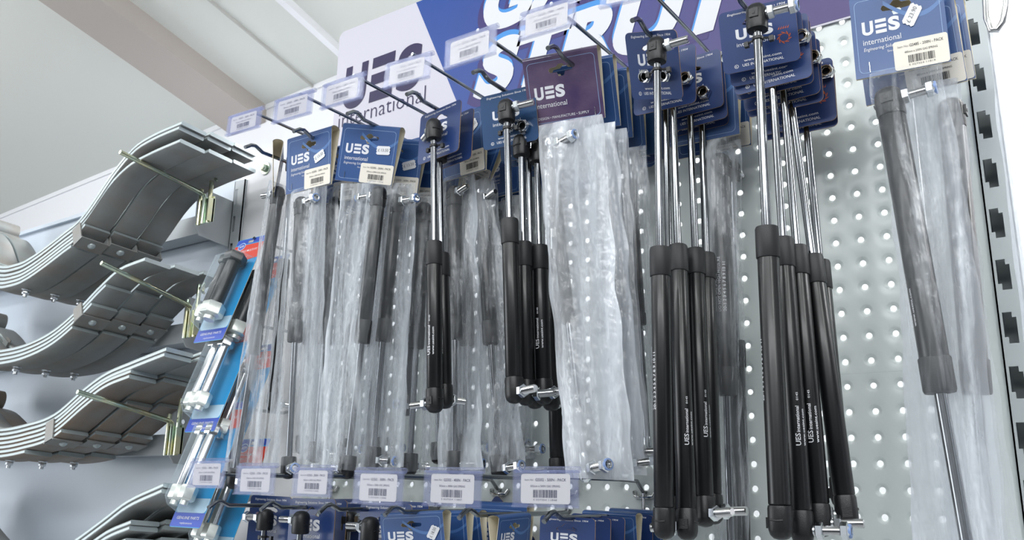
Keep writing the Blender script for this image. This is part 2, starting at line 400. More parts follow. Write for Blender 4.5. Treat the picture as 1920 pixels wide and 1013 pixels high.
# banner
def banner():
    Y = -.0035
    mb = MB()
    mb.plate(rr(-.827, .524, .03, .762, .012, 6, (0, 0, 1, 1)), [], Y, Y+.0015, 0, 0, 0)
    blue = [(-.546, .526), (.03, .526), (.03, .7615), (-.656, .7615)]
    mb.plate(blue, [], Y-.0003, None, 1)
    y1, y2, y3 = Y-.0006, Y-.0009, Y-.0012
    def letters(s_, x, z, h, w, sh):
        text(mb, s_, x-.011, z-.008, h*1.04, w*1.01, 3, .06, sh, y1)
        text(mb, s_, x-.001, z+.005, h*1.04, w*1.0, 4, .055, sh, y2)
        text(mb, s_, x, z, h, w, 2, .055, sh, y3)
    letters('STRUT', -.535, .564, .080, .425, .28)
    letters('GAS', -.520, .668, .086, .245, .28)
    ues(mb, -.808, .613, .168, .077, 5, Y-.0006, .06)
    text(mb, 'international', -.814, .585, .028, .187, 5, -.012, 0, Y-.0006)
    o = link('printed_banner', mb.mesh('printed_banner', ['banner_white', 'banner_blue', 'print_white', 'ink_purple', 'ink_sky', 'ink_navy'], 0))
    tag(o, 'blue, violet and white gas strut banner above the hooks', 'sign')
banner()
# ------------------------------------------------------------------ hooks with label holders
def frame(TL, TR, BL):
    u = (TR-TL); v = (TL-BL); X = u.normalized(); Z = (v-X*v.dot(X)).normalized(); Y = Z.cross(X)
    m_ = Matrix((X, Y, Z)).transposed().to_4x4(); m_.translation = (TL+TR)/2; return m_, u.length, v.dot(Z)
def label_sheet(mb, w, h, l1, l2, seed, mi_p, mi_i, mi_s, y):      # centred on x, from z=0 down
    mb.plate(rr(-w/2, -h, w/2, 0, w*.05), [], y, None, mi_p)
    text(mb, 'Item No:', -w*.42, -h*.24, h*.075, None, mi_s, .0, 0, y-.0002)
    text(mb, l1, -w*.20, -h*.25, h*.10, w*.62, mi_i, .005, 0, y-.0002)
    text(mb, l2, -w*.30, -h*.45, h*.075, w*.60, mi_i, .0, 0, y-.0002)
    barcode(mb, -w*.24, -h*.80, w*.48, h*.26, mi_i, seed, y-.0002)
    text(mb, '5 027354 118'+str(seed % 90+10), -w*.24, -h*.90, h*.06, w*.48, mi_s, 0, 0, y-.0002)
HK = {}
def hook(name, x, za, zl, corners, l1, l2, label, seed, L=.2):
    t = thing('display_hook', (x, 0, za), label, 'hook', 'price label hooks of the strut display')
    mb = MB(); r = .0026
    mb.tube([(x, .004, za+.004), (x, -.004, za+.001), (x, -.03, za), (x, -.1, za), (x, -L+.024, za), (x, -L+.017, za+.003), (x, -L+.011, za+.0055), (x, -L+.004, za+.004), (x, -L-.006, za-.003)], r)
    link('product_arm', mb.mesh('product_arm', ['wire_metal']), t)
    mb = MB(); zw = za+.025 if zl-za < .05 else za+.05
    mb.tube([(x, .003, zw), (x, -.006, zw+.001), (x, -.02, zl-.001), (x, -.06, zl), (x, -L, zl)], .0022)
    link('label_arm', mb.mesh('label_arm', ['wire_metal']), t)
    mb = MB()
    mb.tube([(x-.0125, .004, zw+.001), (x-.0125, -.003, zw), (x-.0105, -.0045, zw-.004), (x, -.005, zw-.005), (x+.0105, -.0045, zw-.004), (x+.0125, -.003, zw), (x+.0125, .004, zw+.001)], .0022)
    mb.tube([(x, -.005, zw), (x, -.005, za+.004), (x, -.008, za)], .0022)
    link('back_clip', mb.mesh('back_clip', ['chrome']), t)
    TL, TR, BL = [P(*c, L+.003) for c in corners]; F, w_, h_ = frame(TL, TR, BL)
    mb = MB()
    mb.plate(rr(-w_/2, -h_, w_/2, 0, .0012, 2), [], -.0022, -.0012, 0, 0, 0); mb.plate(rr(-w_/2, -h_, w_/2, 0, .0012, 2), [], .0004, .0012, 0, 0, 0)
    mb.box((-w_/2, -.004, -h_-.0012), (w_/2, .0012, -h_+.0012)); mb.box((-w_/2, -.0022, -.002), (w_/2, .004, .0)); 
    mb.tube([(-w_/2, .0025, .0005), (w_/2, .0025, .0005)], .003, 8)
    hd = link('label_holder', mb.mesh('label_holder', ['holder_plastic'], 35), t, F); hd['label'] = 'clear plastic label holder'
    mb = MB(); lw_ = w_*.76; F2 = F @ Matrix.Translation((-w_*.02 if 'U' in name else 0, 0, -h_*.1))
    label_sheet(mb, lw_, h_*.82, l1, l2, seed, 0, 1, 2, -.0006)
    link('price_label', mb.mesh('price_label', ['paper_white', 'ink', 'ink_soft'], 0), hd, F2)
    return t
ups = [('U1', -.775, ((430, 220), (492, 201), (427, 255)), '100'), ('U2', -.675, ((517, 190), (589, 168), (517, 231)), '150'),
       ('U3', -.575, ((607, 161), (684, 136), (609, 204)), '200'), ('U4', -.475, ((725, 122), (810, 98), (727, 165)), '250'),
       ('U5', -.375, ((837, 79), (932, 46), (841, 129)), '300'), ('U6', -.275, ((977, 27), (1081, -6), (979, 75)), '350'),
       ('U7', -.175, ((1131, -42), (1242, -70), (1135, 14)), '400')]
ordn = ['first from the left', 'second from the left', 'third from the left', 'fourth from the left', 'fifth from the left', 'sixth from the left', 'seventh from the left']
for k, (n_, x, c, q) in enumerate(ups):
    hook(n_, x, .476, .529, c, 'GS325 - %sN - PACK' % q, '325mm x %sN GAS SPRING' % q, 'steel display hook with price label in the upper row, %s' % ordn[k], k+3)
for n_, x, lab in (('U8', -.075, 'upper display hook carrying the loose struts with orange marked cards'), ('U9', .06, 'upper display hook at far right carrying the large bagged strut')):
    t = thing('display_hook', (x, 0, .476), lab, 'hook', 'price label hooks of the strut display')
    L = .2; za = .476 if n_ == 'U8' else .452
    mb = MB(); mb.tube([(x, .004, za+.004), (x, -.004, za+.001), (x, -.03, za), (x, -L+.024, za), (x, -L+.011, za+.0055), (x, -L-.004, za-.001)], .0026)
    link('product_arm', mb.mesh('product_arm', ['wire_metal']), t)
    mb = MB(); mb.tube([(x-.0125, .004, za+.001), (x-.0105, -.0045, za-.004), (x+.0105, -.0045, za-.004), (x+.0125, .004, za+.001)], .0022); link('back_clip', mb.mesh('back_clip', ['chrome']), t)
lows = [('L1', -.775, ((358.5, 865), (424, 864), (355, 914)), '100'), ('L2', -.675, ((446, 874), (518, 874), (447, 926)), '150'),
        ('L3', -.575, ((553, 877), (625, 878), (543, 929)), '200'), ('L4', -.475, ((667, 882), (758, 884), (667, 943)), '300'),
        ('L5', -.375, ((798, 882), (904, 884), (798, 947)), '400'), ('L6', -.275, ((964, 882), (1085, 882), (964, 949)), '500')]
for k, (n_, x, c, q) in enumerate(lows):
    hook(n_, x, -.006, .032, c, 'GS502 - %sN - PACK' % q, '502mm x %sN GAS SPRING' % q, 'steel display hook with price label in the lower row, %s' % ordn[k], k+33)

# ------------------------------------------------------------------ cards
def euro(w, h, cx, cz, s=1., style=0):        # hanging slot, clockwise-free loop (x, z)
    if style == 0:      # round middle with slot both sides
        pts = [(-.013, -.0022), (-.005, -.0028), (-.003, -.0075), (.003, -.0075), (.005, -.0028), (.013, -.0022), (.0145, .0005), (.013, .003), (.005, .0035), (.0025, .0062), (-.0025, .0062), (-.005, .0035), (-.013, .003), (-.0145, .0005)]
    else:               # delta slot with a swung edge
        pts = [(-.016, -.004), (-.012, -.0062), (-.006, -.0042), (0, -.0035), (.006, -.0042), (.012, -.0062), (.016, -.004), (.014, -.0015), (.008, .0005), (.004, .0042), (0, .0055), (-.004, .0042), (-.008, .0005), (-.014, -.0015)]
    return [(cx+a*s, cz+b*s) for a, b in pts]
CM = {}
AW, AH = .088, .078
def card_A(kind):                              # folded header card, open at the sides
    if kind in CM: return CM[kind]
    mb = MB(); hole = euro(0, 0, 0, -.016)
    base = {'blue': 1, 'violet': 7}[kind]; t = .0005; gap = .0075
    tf = lambda s_: Matrix.Rotation(s_*math.atan2(gap, AH), 4, 'X')
    A_ = Matrix.Translation((0, -gap, 0)) @ Matrix.Rotation(math.atan2(gap-.001, AH), 4, 'X')
    out = [(-AW/2, -AH), (AW/2, -AH), (AW/2, 0), (-AW/2, 0)]
    mb.plate(out, [hole], 0, t, base, 2, 2, A_)
    B_ = Matrix.Translation((0, gap, 0)) @ Matrix.Rotation(-math.atan2(gap-.001, AH), 4, 'X')
    mb.plate(out, [hole], -t, 0, 2, base, 2, B_)
    n = 10; vs = []
    for k in range(n+1):
        a = math.pi*k/n; yy, zz = -math.cos(a), math.sin(a)*.62
        for sx in (-AW/2, AW/2): vs += [(sx, yy*gap, zz*gap), (sx, yy*(gap-t), zz*(gap-t))]
    fs = []; fi = []
    for k in range(n):
        o = k*4; fs.append((o, o+2, o+6, o+4)); fi.append((o+1, o+5, o+7, o+3))
    mb.add(vs, fs, base); mb.add(vs, fi, 2)
    T = A_; y = -.0002
    def put(f):
        m2 = MB(); f(m2); mb.add([T @ Vector(v) for v in m2.v], m2.f, 0); mb.m[-len(m2.f):] = m2.m
    def art(q):
        for e in (.004,):
            o_ = rr(-AW/2+e, -AH+e, AW/2-e, -e, .005); i_ = rr(-AW/2+e+.0005, -AH+e+.0005, AW/2-e-.0005, -e-.0005, .0046)
            q.plate(o_, [i_], y, None, 5)
        if kind == 'blue':
            sw = [(-AW/2+.03+.0*k, 0) for k in range(0)]
            up_, dn = [], []
            for k in range(13):
                s_ = k/12; xx = -.012+s_*.056; zz = -.008-.030*math.sin(s_*2.2)+.018*s_; up_.append((xx, zz)); dn.append((xx, zz-.0045))
            q.plate(dn+up_[::-1], [], y*.5, None, 6)
            ues(q, -.034, -.0385, .036, .0135, 3, y*1.5)
            text(q, 'international', -.034, -.0475, .0055, .036, 3, 0, 0, y*1.5)
            text(q, 'Engineering Solutions', -.034, -.0535, .0034, .036, 3, 0, .2, y*1.5)
            text(q, 'Since 1904', -.012, -.0580, .0022, None, 3, 0, 0, y*1.5)
        else:
            ues(q, -.034, -.047, .036, .0145, 3, y*1.5)
            text(q, 'international', -.034, -.0565, .006, .037, 3, 0, 0, y*1.5)
            text(q, 'DESIGN \u2022 MANUFACTURE \u2022 SUPPLY', -.033, -.0700, .003, .06, 3, 0, 0, y*1.5)
    put(art)
    CM[kind] = mb.mesh('header_card_'+kind, ['ink', 'card_blue', 'cream', 'print_white', 'ink', 'print_line', 'card_light', 'card_violet_sheen'], 30)
    CM[kind+'T'] = A_; return CM[kind]
BW, BH = .082, .078
def card_B(kind='navy'):
    if kind in CM: return CM[kind]
    mb = MB(); out = rr(-BW/2, -BH, BW/2, 0, .006, 5)
    mb.plate(out, [euro(0, 0, 0, -.0155, 1, 1)], 0, .0011, 1, 2, 2); y = -.0002
    text(mb, 'Engineering Solutions Since 1904', -BW*.38, -.0062, .0028, BW*.76, 3, .01, .12, y)
    ues(mb, -.024, -.0385, .040, .0135, 3, y)
    text(mb, 'international', -.024, -.047, .0052, .041, 3, 0, 0, y)
    text(mb, 'www.uesint.com', -.018, -.0665, .0032, .040, 3, .012, 0, y)
    text(mb, 'UES INTERNATIONAL', -.020, -.0725, .0034, .044, 3, .015, 0, y)
    o_ = [(-.0265+.0024*math.cos(a*.5236), -.071+.0024*math.sin(a*.5236)) for a in range(12)]; i_ = [(-.0265+.0018*math.cos(a*.5236), -.071+.0018*math.sin(a*.5236)) for a in range(12)]
    mb.plate(o_, [i_], y, None, 3); text(mb, 'R', -.0274, -.0722, .0022, None, 3, .01, 0, y)
    if kind == 'orange':
        for cx, cz in ((.0265, -.047),):
            for k in range(9):
                a = 2*math.pi*k/9; r_ = .0055; A = Vector((cx+r_*math.cos(a), cz+r_*math.sin(a))); B = Vector((cx+(r_+.002)*math.cos(a+.5), cz+(r_+.002)*math.sin(a+.5))); n2 = Vector((-(B-A).y, (B-A).x)).normalized()*.0005
                mb.plate([tuple(A-n2), tuple(B-n2), tuple(B+n2), tuple(A+n2)], [], y, None, 4)
            o_ = [(cx+.0055*math.cos(a*.5236), cz+.0055*math.sin(a*.5236)) for a in range(12)]; i_ = [(cx+.0048*math.cos(a*.5236), cz+.0048*math.sin(a*.5236)) for a in range(12)]
            mb.plate(o_, [i_], y, None, 4)
            for k in range(5): mb.plate([(cx-.006+.0024*k, cz+.011), (cx-.0045+.0024*k, cz+.0108), (cx-.0035+.0024*k, cz+.0145)], [], y, None, 4)
    CM[kind] = mb.mesh('strut_card', ['ink', 'card_teal' if kind == 'teal' else 'card_navy', 'kraft', 'print_white', 'print_orange'], 30); return CM[kind]
LM = {}
def barcode_label(l1, l2, seed):
    k = (l1, seed)
    if k not in LM:
        mb = MB(); label_sheet(mb, .050, .027, l1, l2, seed, 0, 1, 2, 0); LM[k] = mb.mesh('barcode_label', ['paper_white', 'ink', 'ink_soft'], 0)
    return LM[k]
def price_sticker(tx):
    k = 'p'+tx
    if k not in LM:
        mb = MB(); q = []
        for e in range(5): q.append((-.010+.0012*(e % 2), -.0055+.0027*e))
        q = [(-.0105, -.004), (-.0085, -.006), (.0085, -.006), (.0105, -.004), (.0095, -.002), (.0105, 0), (.0095, .002), (.0105, .004), (.0085, .006), (-.0085, .006), (-.0105, .004), (-.0095, .002), (-.0105, 0), (-.0095, -.002)]
        mb.plate(q, [], 0, None, 0); text(mb, tx, -.0078, -.0016, .0042, .0155, 1, 0, 0, -.0002)
        LM[k] = mb.mesh('price_sticker', ['sticker_white', 'ink_soft'], 0)
    return LM[k]
def staple_mesh():
    if 'st' not in LM:
        mb = MB(); mb.tube([(0, .001, 0), (0, -.0006, .0004), (0, -.0006, .0096), (0, .001, .010)], .0003, 6); LM['st'] = mb.mesh('staple', ['chrome'])
    return LM['st']
def C3(c3): return [c if isinstance(c, Vector) else P(*c) for c in c3]
def put_card(root, kind, c3, lab=None, sticker=None, label=None, stap=()):
    TL, TR, BL = C3(c3); F, w_, h_ = frame(TL, TR, BL)
    if kind in ('blue', 'violet'):
        me = card_A(kind); Fs = F @ Matrix.Diagonal((w_/AW, 1, h_/AH, 1)); o = link('header_card', me, root, Fs); T = CM[kind+'T']
        if lab: link('barcode_label', barcode_label(*lab), o, Fs @ T @ Matrix.Translation((AW/2-.0255, -.0007, -AH+.0275)))
        if sticker: link('price_sticker', price_sticker(sticker[0]), o, Fs @ T @ Matrix.Translation((sticker[1], -.0009, sticker[2])) @ Matrix.Rotation(-sticker[3], 4, 'Y'))
        for sx in stap: link('staple', staple_mesh(), o, Fs @ T @ Matrix.Translation((sx, 0, -AH+.004)))
    else:
        Fs = F @ Matrix.Diagonal((w_/BW, 1, h_/BH, 1)); o = link('strut_card', card_B(kind), root, Fs)
    if label: o['label'] = label
    return o, F, w_, h_
# ------------------------------------------------------------------ gas struts
def axisM(a, b, phi=0):                        # z axis from b up to a, x axis turned by phi from picture right
    Z = (a-b).normalized(); X = Vector((1, 0, 0)); X = (X-Z*X.dot(Z)).normalized(); Y = Z.cross(X)
    m_ = Matrix((X, Y, Z)).transposed().to_4x4(); m_.translation = b; return m_ @ Matrix.Rotation(phi, 4, 'Z')
def fitting_mesh(k='black'):
    if 'f'+k in LM: return LM['f'+k]
    mb = MB()
    if k == 'black':
        mb.lathe([(.0055, 0), (.0088, .0006), (.0093, .003), (.0093, .013), (.0091, .0195), (.0080, .0235), (.0055, .0262), (.002, .0273)], 24, 0, None, .35)
        mb.box((-.004, -.0102, .010), (.004, -.008, .0185)); mb.box((-.0012, -.0106, .013), (.0012, -.0095, .0155))
        mb.tube([(-.009, -.005, .0115), (-.0095, 0, .012), (-.009, .005, .0115)], .0008, 6)
    else:
        mb.lathe([(.0055, 0), (.006, .001), (.006, .014), (.005, .0155), (.0078, .0175), (.0085, .021), (.0075, .0255), (.004, .028)], 20, 0)
    LM['f'+k] = mb.mesh('end_fitting', ['black_plastic' if k == 'black' else 'nut_zinc']); return LM['f'+k]
def stud_mesh(nut):
    k = 'stud%d' % nut
    if k in LM: return LM[k]
    mb = MB(); mt = Matrix.Rotation(math.pi/2, 4, 'Y')
    mb.lathe([(.0042, .006), (.0042, .0105)], 14, 0, mt)
    mb.lathe([(.0062, .0105), (.0070, .0112), (.0070, .0158), (.0062, .0165)], 6, 0, mt)
    pr = [(.0037, .0165)]; z = .0165
    while z < .034: pr += [(.0041, z+.0005), (.0035, z+.0010)]; z += .0011
    pr += [(.0030, z+.0003)]
    mb.lathe(pr, 14, 1, mt)
    if nut: mb.lathe([(.0035, .0300), (.0068, .0300), (.0074, .0307), (.0074, .0352), (.0066, .0360), (.0056, .0375), (.0046, .0382), (.0040, .0378), (.0040, .033)], 6, 0, mt, caps=False); mb.lathe([(.0058, .0362), (.0056, .0380), (.0042, .0385), (.0040, .036)], 18, 2, mt, caps=False)
    LM[k] = mb.mesh('stud', ['nut_zinc', 'chrome', 'nylon_blue'], 30); return LM[k]
def nut_mesh():
    if 'nut' in LM: return LM['nut']
    mb = MB(); mt = Matrix.Rotation(math.pi/2, 4, 'X')
    mb.lathe([(.0042, 0), (.0074, 0), (.0080, .0007), (.0080, .0052), (.0074, .006), (.0042, .006)], 6, 0, mt, caps=False)
    mb.lathe([(.0068, .0055), (.0066, .0078), (.0058, .0088), (.0048, .0086), (.0044, .0070), (.0044, 0)], 24, 0, mt, caps=False)
    mb.lathe([(.0044, .0008), (.0, .0009)], 16, 1, mt, caps=False)
    LM['nut'] = mb.mesh('hex_nut', ['chrome', 'dark_hole'], 30); return LM['nut']
def tie_mesh(r):
    k = 'tie%.4f' % r
    if k in LM: return LM[k]
    mb = MB(); mb.lathe([(r, -.0014), (r+.0011, -.0014), (r+.0011, .0014), (r, .0014)], 18, 0, caps=False)
    for s_ in (-1, 1):
        mb.tube([(s_*r, .001, 0), (s_*(r+.004), .002, 0), (s_*(r+.008), .0035, -.0012)], .0011, 6); mb.box((s_*(r+.0075)-.002, .001, -.004), (s_*(r+.0075)+.002, .005, .001))
    LM[k] = mb.mesh('cable_tie', ['black_plastic']); return LM[k]
def strut(root, top, bot, frac=.44, rt=.0088, rr_=.0038, up='rod', phi=(0, 0), nut=(0, 0), coll=.027, fit='black', txt=0, tie=False, side=0.):
    # top, bot: world points of the two outer ends; frac = share of the length that is rod
    M_ = axisM(top, bot); L = (top-bot).length; fl = .0273; a, b = fl*.9, L-fl*.9       # between fittings
    rl = (b-a)*frac
    if up == 'rod': c0, c1, r0, r1 = a, b-rl, b-rl, b
    else: c0, c1, r0, r1 = a+rl, b, a, a+rl
    mb = MB(); mb.lathe([(rr_, r0-.001), (rr_, r1+.001)], 16, 0); rod = link('piston_rod', mb.mesh('piston_rod', ['rod_chrome']), root, M_)
    mb = MB(); mb.lathe([(rt*.86, c0), (rt, c0+.0018), (rt, c1-.0018), (rt*.9, c1)], 28, 0)
    def wrap(th0):
        def fn(X, Z):       # X runs along the tube, Z around it
            th = th0 - Z/rt; return ((rt+.00015)*math.sin(th), -(rt+.00015)*math.cos(th), X)
        return fn
    if txt:
        zc = c0+(c1-c0)*(.22 if txt == 1 else .36)
        if txt == 1:
            for s_, zz, h, wd, dz in (('UES', .0003, .0042, .0102, 0), ('international', .0003, .0030, .022, .0112), (' 0145', .0003, .0018, .007, .038), ('www.uesint.com', -.0044, .0026, .031, 0)):
                text(mb, s_, zc+dz, zz, h, wd, 1, .012, 0, fn=wrap(side))
        else:
            for s_, zz, h, wd in (('DANGER GAS SPRING', .0052, .0026, .040), ('DO NOT OPEN HIGH PRESSURE', .0010, .0030, .058), ('20-1 2 3 4 5 6 7 8 9 10 11', -.0042, .0030, .052)):
                text(mb, s_, zc, zz, h, wd, 1, .01, 0, fn=wrap(side))
    # text wraps with its own winding; make normals face out by flipping where needed
    me = mb.mesh('gas_cylinder', ['cylinder_black', 'print_white'])
    cyl = link('gas_cylinder', me, root, M_)
    mb = MB()
    if up == 'rod': z0, z1 = c1-coll, c1+.001
    else: z0, z1 = c0-.001, c0+coll
    R = rt*1.11; mb.lathe([(R*.96, z0), (R, z0+.0008), (R, z1-.0022), (R*.93, z1), (rr_*1.2, z1+.0004)] if up == 'rod' else [(rr_*1.2, z0-.0004), (R*.93, z0), (R, z0+.0022), (R, z1-.0008), (R*.96, z1)], 28, 0)
    link('end_sleeve', mb.mesh('end_sleeve', ['sleeve_black']), cyl, M_)
    sc = rt/.0088
    for e, (base, flip) in enumerate(((b-.001, False), (a+.001, True))):
        F = M_ @ Matrix.Translation((0, 0, base)) @ Matrix.Rotation(phi[e], 4, 'Z')
        if flip: F = F @ Matrix.Rotation(math.pi, 4, 'X')
        fo = link('end_fitting', fitting_mesh(fit), root, F @ Matrix.Diagonal((sc, sc, 1, 1)))
        so = link('stud', stud_mesh(nut[e]), fo, F @ Matrix.Translation((0, 0, .016)))
        so['label'] = 'threaded metal stud'
    if tie:
        link('cable_tie', tie_mesh(rr_), root, M_ @ Matrix.Translation((0, 0, b-.009)))
    return M_, a, b
# ------------------------------------------------------------------ polythene bags
def bag(root, q, ax, rt=.0095, m_='poly_bag', seed=0, amp=.0022, th=.004, NU=26, NV=110, M0=None):
    TL, TR, BR, BL = q; mb = MB(); A, B = ax if ax else (None, None)
    nrm = (TR-TL).cross(BL-TL).normalized()
    if nrm.y > 0: nrm = -nrm                       # towards the viewer's side of the wall
    for s_ in (1, -1):
        vs = []
        for j in range(NV+1):
            v = j/NV
            for i in range(NU+1):
                u = i/NU; e = .004*noise.noise(Vector((seed*3.1, v*9, s_*0+u*0+7)))*(1 if u < .02 or u > .98 else 0)
                p_ = (TL.lerp(TR, u)).lerp(BL.lerp(BR, u), v) + (TR-TL).normalized()*e
                off = th*math.sin(math.pi*u)**.6*(.35+.65*min(1, v*6, (1-v)*14))
                if ax:
                    d = (B-A); t_ = max(0, min(1, (p_-A).dot(d)/d.length_squared)); c = A+d*t_; dv = p_-c; dv -= nrm*dv.dot(nrm); x = dv.length
                    bul = (rt+.0012)*math.exp(-(x/(1.75*rt))**2) + (c-p_).dot(nrm)*s_*math.exp(-(x/(2.6*rt))**2)
                    off = max(off, bul)
                edge = min(1, u*9, (1-u)*9)*min(1, v*14+.1, (1-v)*30+.0)
                n1 = noise.noise(Vector((u*7+seed*5.3, v*2.6+s_*9, seed))); n2 = noise.noise(Vector((u*19+seed, v*8+s_*4, seed+3))); n3 = noise.noise(Vector((u*11+v*22+seed, v*34-u*9, seed+s_)))
                off += edge*amp*(1.5*n1+.8*n2+.5*(1-abs(n3)*2.2))
                if ax and x < rt*1.02 and 0 < t_ < 1: off = max(off, math.sqrt(max(0, (rt*1.03)**2-x*x))+.0006+(c-p_).dot(nrm)*s_)
                vs.append(p_+nrm*(max(off, .0003)*s_))
        fs = [(j*(NU+1)+i, (j+1)*(NU+1)+i, (j+1)*(NU+1)+i+1, j*(NU+1)+i+1) for j in range(NV) for i in range(NU)]
        mb.add(vs, fs if s_ == 1 else [f[::-1] for f in fs])
    me = mb.mesh('clear_bag', [m_], 0); me.polygons.foreach_set('use_smooth', [True]*len(me.polygons))
    o = link('clear_bag', me, root)
    return o
GB, GL, GC = 'bagged gas struts', 'loose gas struts tied to cards', 'header cards of struts hanging further back'
def pack(hx_, d, label, card, kind='blue', lab=None, sticker=None, stap=(-.030,), bagq=None, st=None, group=GB, bm='poly_bag', seed=0, amp=.0022, hz=.476, nuts=()):
    root = thing('bagged_gas_strut' if bagq else 'carded_gas_strut', (hx_, -d, hz), label, 'gas strut', group)
    o, F, w_, h_ = put_card(root, kind, card, lab, sticker, None, stap if bagq else ())
    ax = None
    if st:
        s = dict(st); t_, b_ = C3((s.pop('top'), s.pop('bot'))); strut(root, t_, b_, **s); ax = (t_, b_)
    for nx, ny in nuts:
        n_ = F.to_3x3().col[1]; q = F.inverted() @ PN(nx, ny, F.translation, n_); link('hex_nut', nut_mesh(), root, F @ Matrix.Translation((q.x, -.0002, q.z)))
    if bagq: bag(root, C3(bagq), ax, (st or {}).get('rt', .0088)*1.12+.0012, bm, seed, amp)
    return root
def sh(c3, dy, dx=0., dz=0., roll=0.):            # same card further along its hook
    q = [c + Vector((dx, dy, dz)) for c in C3(c3)]
    if roll:
        o = q[0].lerp(q[1], .5); R_ = Matrix.Rotation(roll, 3, 'Y'); q = [o + R_ @ (c-o) for c in q]
    return q
def lc(px, py, d, w_, h_, roll=0., yaw=0.):       # card from its top left corner
    a = P(px, py, d); X = Vector((math.cos(roll)*math.cos(yaw), math.sin(yaw), math.sin(roll))); Z = Vector((-math.sin(roll), 0, math.cos(roll)))
    return [a, a+X*w_, a-Z*h_]
def rc(trx, try_, d, w_, h_, roll=0., yaw=0.):    # card from its top right corner
    a = P(trx, try_, d); X = Vector((math.cos(roll)*math.cos(yaw), math.sin(yaw), math.sin(roll))); Z = Vector((-math.sin(roll), 0, math.cos(roll)))
    return [a-X*w_, a, a-X*w_-Z*h_]
PI = math.pi
G325 = lambda q, s: ('GS305 - %s - PACK' % q, '305mm x %s GAS SPRING' % q, s)
# --- hook 1
pack(-.775, .15, 'narrow clear bag with long grey strut hanging leftmost on the first upper hook', [Vector((-.748, -.172, .487)), Vector((-.802, -.126, .487)), Vector((-.748, -.172, .412))], 'blue', None, None, (),
     [(507, 338, .15), (546, 352, .15), (489, 888, .15), (424, 884, .15)], dict(top=(523, 352, .15), bot=(436, 915, .15), up='tube', frac=.42, rt=.0085, phi=(PI, 0)), seed=1, bm='poly_bag')
pack(-.775, .10, 'loose black strut with thin rod hanging left of the first bagged struts', [Vector((-.738, -.105, .485)), Vector((-.80, -.060, .485)), Vector((-.738, -.105, .405))], 'teal', st=dict(top=(548, 292, .1), bot=(511, 770, .1), frac=.42, rt=.0078, rr_=.0032, phi=(PI/2, PI/2)), group=GL)
# --- hook 2
c2 = [(546.6, 267, .165), (629.6, 242, .165), (538.6, 366, .165)]
pack(-.675, .165, 'bagged strut with pale price sticker on blue header, second upper hook, in front', c2, 'blue', G325('150N', 4), ('\u00a3 13.50', .022, -.036, .35), (-.032,),
     [(549, 362, .165), (613, 346, .165), (599, 872, .165), (494, 876, .165)], dict(top=(566, 372, .163), bot=(540, 896, .165), up='tube', frac=.46, phi=(-.2, -.5), nut=(1, 1)), seed=2)
pack(-.675, .12, 'bagged strut half hidden behind the front bag of the second upper hook', sh(c2, .045, .012, -.006, .06), 'blue', G325('150N', 5), None, (),
     [(598, 362, .12), (641, 350, .12), (636, 862, .12), (573, 870, .12)], dict(top=(630, 372, .12), bot=(591, 866, .12), up='tube', frac=.42, phi=(PI/2, PI/2)), seed=3)
# --- hook 3
c3_ = [(648.8, 237, .165), (755, 246, .14), (628, 338, .163)]
pack(-.575, .165, 'bagged strut under wide blue header with 13.50 price sticker, third upper hook', c3_, 'blue', G325('200N', 6), ('\u00a3 13.50', .024, -.031, .05), (-.030,),
     [(640, 344, .165), (729, 344, .16), (672, 884, .165), (589, 874, .165)], dict(top=(712, 352, .163), bot=(649, 896, .165), up='tube', frac=.44, phi=(PI, PI-.2), nut=(1, 1)), seed=4, amp=.0028)
pack(-.575, .12, 'bagged strut whose cream label peeks out right of the wide blue header', sh(c3_, .040, .006, -.006, -.03), 'blue', G325('200N', 7), ('\u00a3 13.50', .026, -.034, .3), (),
     [(700, 350, .125), (781, 342, .125), (756, 876, .125), (672, 884, .125)], dict(top=(742, 366, .123), bot=(697, 878, .125), up='tube', frac=.44, phi=(0, 0), nut=(1, 1)), seed=5, amp=.0028)
pack(-.575, .09, 'bagged strut seen between the wide blue header and the two loose struts', sh(c3_, .075, .012, -.012, -.05), 'blue', G325('200N', 8), None, (),
     [(770, 372, .09), (814, 360, .09), (800, 884, .09), (748, 888, .09)], dict(top=(796, 382, .09), bot=(767, 890, .09), up='tube', frac=.44, phi=(PI/2, PI/2)), seed=6)
pack(-.575, .06, 'thin loose black strut with a blue ringed nut near the perforated panel', sh(c3_, .105, .02, -.006, .04), 'blue', None, None, (), None, dict(top=(778, 392, .06), bot=(763, 778, .06), frac=.42, rt=.0078, phi=(PI/2, -1.2), nut=(0, 1)), group=GL)
# --- hook 4
c4 = [(789, 218, .15), (865, 185, .161), (782, 311, .152)]
pack(-.475, .165, 'loose black strut on tilted navy card, left one of the pair on the fourth hook', c4, 'navy', st=dict(top=(813, 226, .172), bot=(815, 772, .172), frac=.436, phi=(PI-.5, PI), txt=1, tie=True, side=.15), group=GL)
pack(-.475, .14, 'loose black strut on tilted navy card, right one of the pair on the fourth hook', sh(c4, .022, .002, -.003), 'navy', st=dict(top=(823, 268, .148), bot=(834, 764, .148), frac=.436, phi=(PI/2, PI/2), txt=1, side=.1), group=GL)
pack(-.475, .10, 'bagged strut with brownish cream label between fourth and fifth upper hooks', [(832, 232, .10), (910, 205, .10), (846, 338, .10)], 'blue', G325('250N', 10), ('\u00a3 14.50', .024, -.020, .5), (),
     [(836, 336, .10), (890, 326, .10), (905, 880, .10), (824, 886, .10)], dict(top=(852, 352, .098), bot=(852, 888, .10), up='tube', frac=.44, phi=(-.4, .2), nut=(0, 1)), seed=7)
